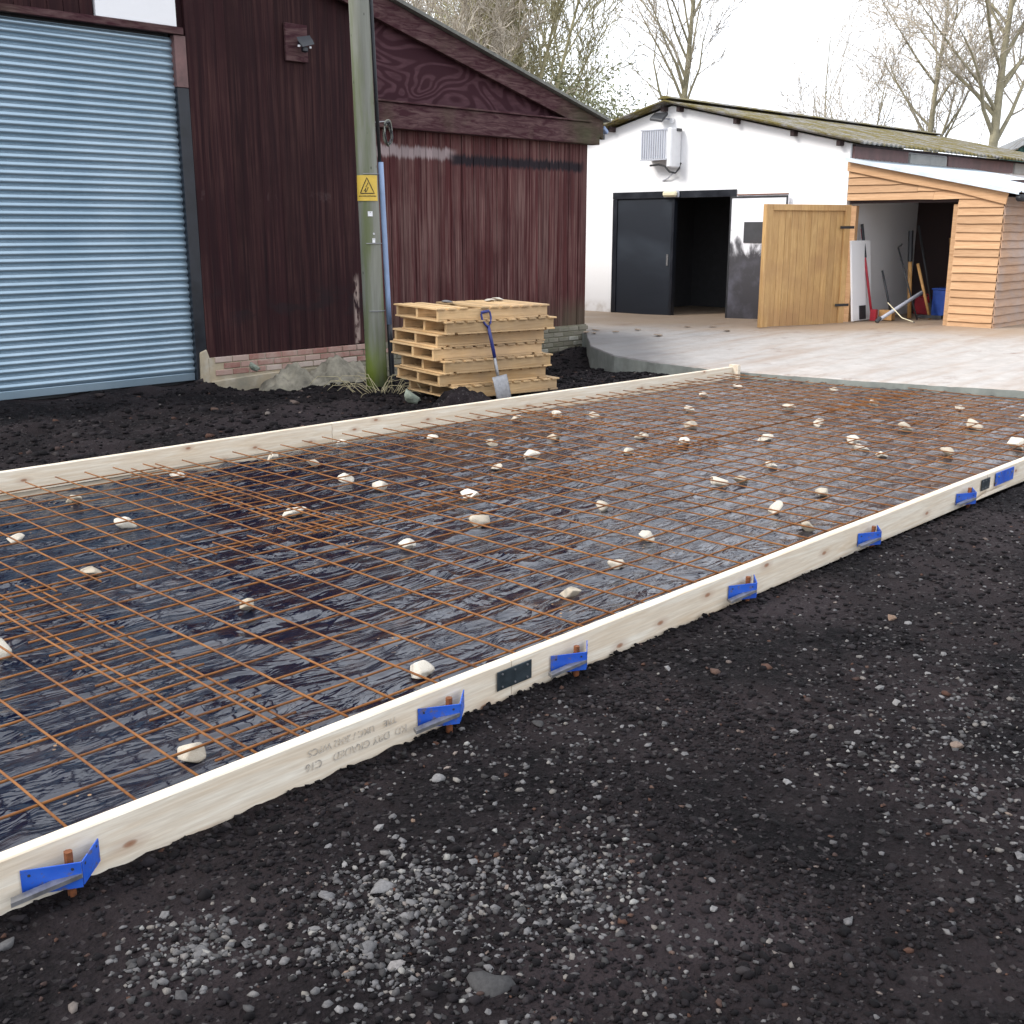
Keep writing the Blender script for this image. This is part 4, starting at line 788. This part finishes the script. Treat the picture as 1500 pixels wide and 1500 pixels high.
# ---------------------------------------------------------------- green shed far behind
gs=thing('green_shed','green corrugated shed with pale roof verge beyond the mossy roof','shed',(36,0,0))
ys_=np.linspace(7.0,15.6,130); V=[];Fc=[]
gz_=lambda y: 3.6+.39*(15.6-y) if y>11.3 else 3.6+.39*4.3-.39*(11.3-y)
for i,y in enumerate(ys_): V+=[(.03*(1 if i%4<2 else -1),y,0),(.03*(1 if i%4<2 else -1),y,gz_(y)-.1)]
for i in range(len(ys_)-1): Fc.append((i*2,i*2+2,i*2+3,i*2+1))
MB().add(V,Fc).build('gable_wall',M['green_sheet'],gs)
MB().bb((.1,15.5,0),(12,15.6,3.4)).build('side_wall',M['green_sheet'],gs)
MB().ext([(-.2,16.0,gz_(16.0)),(-.2,11.3,gz_(11.3)),(-.2,6.6,gz_(6.6)),(-.2,6.6,gz_(6.6)-.26),(-.2,11.3,gz_(11.3)-.28),(-.2,16.0,gz_(16.0)-.26)],(12.4,0,0)).build('roof',M['roof_pale'],gs)

# ---------------------------------------------------------------- small things by the barn foot
plain('boulder_green',(.22,.25,.20),.9,0,.3,9,.5); RBG=rock_mesh('boulder',M['boulder_green'],3,44,.35,.8,False)
def mound(label,x,y,rx,ry,h,mat,seed,name='rubble_heap'):
    V=[];Fc=[];n=44
    for j in range(n+1):
        for i in range(n+1):
            u=i/n*2-1; v=j/n*2-1; r=math.hypot(u,v); k2=max(0,1-r*r); px,py=x+u*rx,y+v*ry
            V.append((px,py,gh(px,py)-.03+h*k2*(1+.5*nz(u*2,v*2,1,seed))+(.05*nz(px,py,7,seed)+.03*nz(px,py,17,seed))*min(1,k2*3)))
    for j in range(n):
        for i in range(n): Fc.append((j*(n+1)+i,j*(n+1)+i+1,(j+1)*(n+1)+i+1,(j+1)*(n+1)+i))
    o=MB().add(V,Fc).build(name,M[mat],smooth=True); return tag(o,label,'heap')
mound('grey brown heap of rubble against the rendered barn footing',7.35,10.93,.42,.27,.24,'rubble',3); mound('larger grey rubble heap at barn footing beside the pole',8.0,10.83,.58,.34,.30,'rubble',8)
mound('mound of dark soil in front of the bottom pallet',7.12,7.66,.42,.26,.17,'earth',15,'soil_mound')
tag(link('boulder',RBG,None,(6.95,8.25,.05),(.2,.1,.7),(.15,.11,.085)),'pale greenish boulder between the pole and the pallets','stone')
tag(link('boulder',RBG,None,(6.9,10.95,.12),(.2,.1,.7),(.10,.08,.06)),'small dark lump at the brick plinth near the shutter','stone')
mb=MB()
for i in range(34):
    a=random.uniform(0,6.28); r0=random.uniform(0,.30); p=Vector((7.33+r0*math.cos(a),9.2+r0*math.sin(a),gh(7.3,9.2)-.01)); h=random.uniform(.04,.26); ln=random.uniform(.15,.5); b=a+random.uniform(-.8,.8)
    mb.tube([p,p+Vector((math.cos(b)*ln*.35,math.sin(b)*ln*.35,h*.8)),p+Vector((math.cos(b)*ln*.8,math.sin(b)*ln*.8,h*.85)),p+Vector((math.cos(b)*ln,math.sin(b)*ln,h*.45))],[.0045,.004,.003,.0015],4,False)
gt=thing('dry_grass_tuft','tuft of dry pale stems at the foot of the utility pole','plant'); mb.build('stems',M['straw'],gt)
RBM=[rock_mesh('yard_rubble',M['rubble_brown'],2,i+70,.4,.6,False) for i in range(3)]
for i in range(9):                                               # rubble along the yard edge by the barn corner
    x=random.uniform(12.6,14.8); y=random.uniform(9.2,11.4)
    o=link('yard_rubble',RBM[i%3],None,(x,y,yz(x,y)+.02),(0,0,i),(random.uniform(.04,.10),random.uniform(.04,.08),.022)); tag(o,'low lump of brown rubble lying on the yard before the barn corner','rubble','rubble lumps on the yard')

# ---------------------------------------------------------------- trees
def tree(label,x,y,h,seed,spread=.55,mat='bark',tw='twig',levels=4,nb=(9,7,6,4),r0=.16,stems=1,name='bare_tree',ga='bare winter trees behind the buildings',lean=0,z0=0,start=.28):
    rd=random.Random(seed); t=thing(name,label,'tree',(x,y,z0),0,ga); tm=MB(); cmb=MB()
    def grow(p,d,L,r,lev):
        n=6 if lev==0 else 4; pts=[p.copy()]; rs_=[r]; dd=d.copy()
        for i in range(n):
            dd=(dd+Vector((rd.gauss(0,.05+.07*lev),rd.gauss(0,.05+.07*lev),rd.gauss(0,.05)+.06*(lev>0)))).normalized(); p=p+dd*(L/n); pts.append(p.copy()); rs_.append(max(.0075 if lev>1 else .006,r*(1-.8*(i+1)/n)))
        (tm if lev<2 else cmb).tube(pts,rs_,7 if lev==0 else 5 if lev==1 else 3,False)
        if lev>=levels: return
        m_=nb[min(lev,len(nb)-1)]
        for j in range(m_):
            f=start+(.97-start)*((j+rd.random()*.8)/m_) if lev==0 else .18+.80*((j+rd.random()*.8)/m_)
            a=f*n; i0=min(n-1,int(a)); q=pts[i0].lerp(pts[i0+1],a-i0); loc=(pts[i0+1]-pts[i0]).normalized()
            az=rd.uniform(0,6.283); perp=loc.cross(Vector((math.cos(az),math.sin(az),.3))).normalized(); an=spread*rd.uniform(.7,1.25)
            nd=(loc*math.cos(an)+perp*math.sin(an)).normalized()
            grow(q,nd,L*rd.uniform(.34,.56)*(1.1-.45*f if lev==0 else 1),max(.009,rs_[i0]*.5),lev+1)
    for s_ in range(stems):
        a=s_*6.283/max(1,stems)+rd.random(); k2=.0 if stems==1 else .22
        grow(Vector((.25*math.cos(a)*(stems>1),.25*math.sin(a)*(stems>1),0)),Vector((k2*math.cos(a)+lean,k2*math.sin(a),1)).normalized(),h*rd.uniform(.85,1.05),r0,0)
    tm.build('trunk',M[mat],t,smooth=True); cmb.build('crown',M[tw],t)
tree('many stemmed olive bare tree rising behind the maroon bargeboard',19.7,19.6,7.6,3,.42,'twig_green','twig_green',4,(11,8,6,4),.10,5,start=.3)
tree('thin twiggy bare tree low behind the bargeboard',16.3,18.2,6.0,11,.5,'twig_green','twig',4,(10,7,6,3),.07,4)
tree('bare tree standing right behind the white building ridge',25.6,19.2,8.8,5,.52,'bark','twig',4,(14,6,4,3),.15,1,start=.42)
tree('slender bare sapling behind the mossy roof',36,20.3,7.6,8,.38,'bark','twig',3,(9,4,3),.06,1)
tree('bare tree with spreading low limbs behind the mossy roof',32.2,15.1,8.6,21,.64,'bark','twig',4,(13,7,5,3),.14,1,start=.36)
tree('largest bare tree with thick trunk behind the mossy roof by green shed',30.05,12.5,9.0,14,.72,'bark','twig',4,(16,9,6,4),.18,1,start=.40)
tree('arching bare shrub tree behind the mossy roof',33.5,17.3,6.4,33,.62,'bark','twig',3,(10,7,6),.08,3)
def bush(label,x,y,rx,ry,h,n,seed):
    t=thing('hedge_bush',label,'bush',(x,y,0),0,'olive bushes behind the barn'); r=np.random.default_rng(seed); cl=r.normal(0,1,(40,3)); cl/=np.linalg.norm(cl,axis=1)[:,None]; cl*=r.uniform(.45,1,(40,1)); cl[:,2]=np.abs(cl[:,2])
    c=cl[r.integers(0,40,n)]+r.normal(0,.17,(n,3)); c*=np.array([rx,ry,h]); c[:,2]=np.maximum(.05,c[:,2]); a=r.normal(0,1,(n,3)); a/=np.linalg.norm(a,axis=1)[:,None]; b=np.cross(a,r.normal(0,1,(n,3))); b/=np.linalg.norm(b,axis=1)[:,None]
    s=r.uniform(.022,.05,(n,1)); V=np.stack([c-a*s*1.6,c+b*s*.6,c+a*s*1.6,c-b*s*.6],1).reshape(-1,3)
    m=bpy.data.meshes.new('foliage'); m.from_pydata(V.tolist(),[],[(4*i,4*i+1,4*i+2,4*i+3) for i in range(n)]); m.materials.append(M['hedge_leaf']); link('foliage',m,t)
    st=MB()
    for i in range(26):
        q=Vector(cl[i%40])*1.12; st.tube([(r.normal(0,.2),r.normal(0,.2),0),(q.x*rx*.5,q.y*ry*.5,q.z*h*.55),(q.x*rx,q.y*ry,max(.3,q.z*h))],[.04,.025,.006],4,False)
    st.build('stems',M['twig_green'],t)
bush('olive green bush between the barn and the white building',21.5,19.3,2.3,2.3,5.2,42000,4); bush('pale olive bush behind the white building ridge',23.9,20.3,2.2,2.2,5.0,32000,9); bush('low olive bush right behind the barn roof slope',17.8,20.8,2.6,2.0,4.4,26000,12)

bpy.context.view_layer.update()
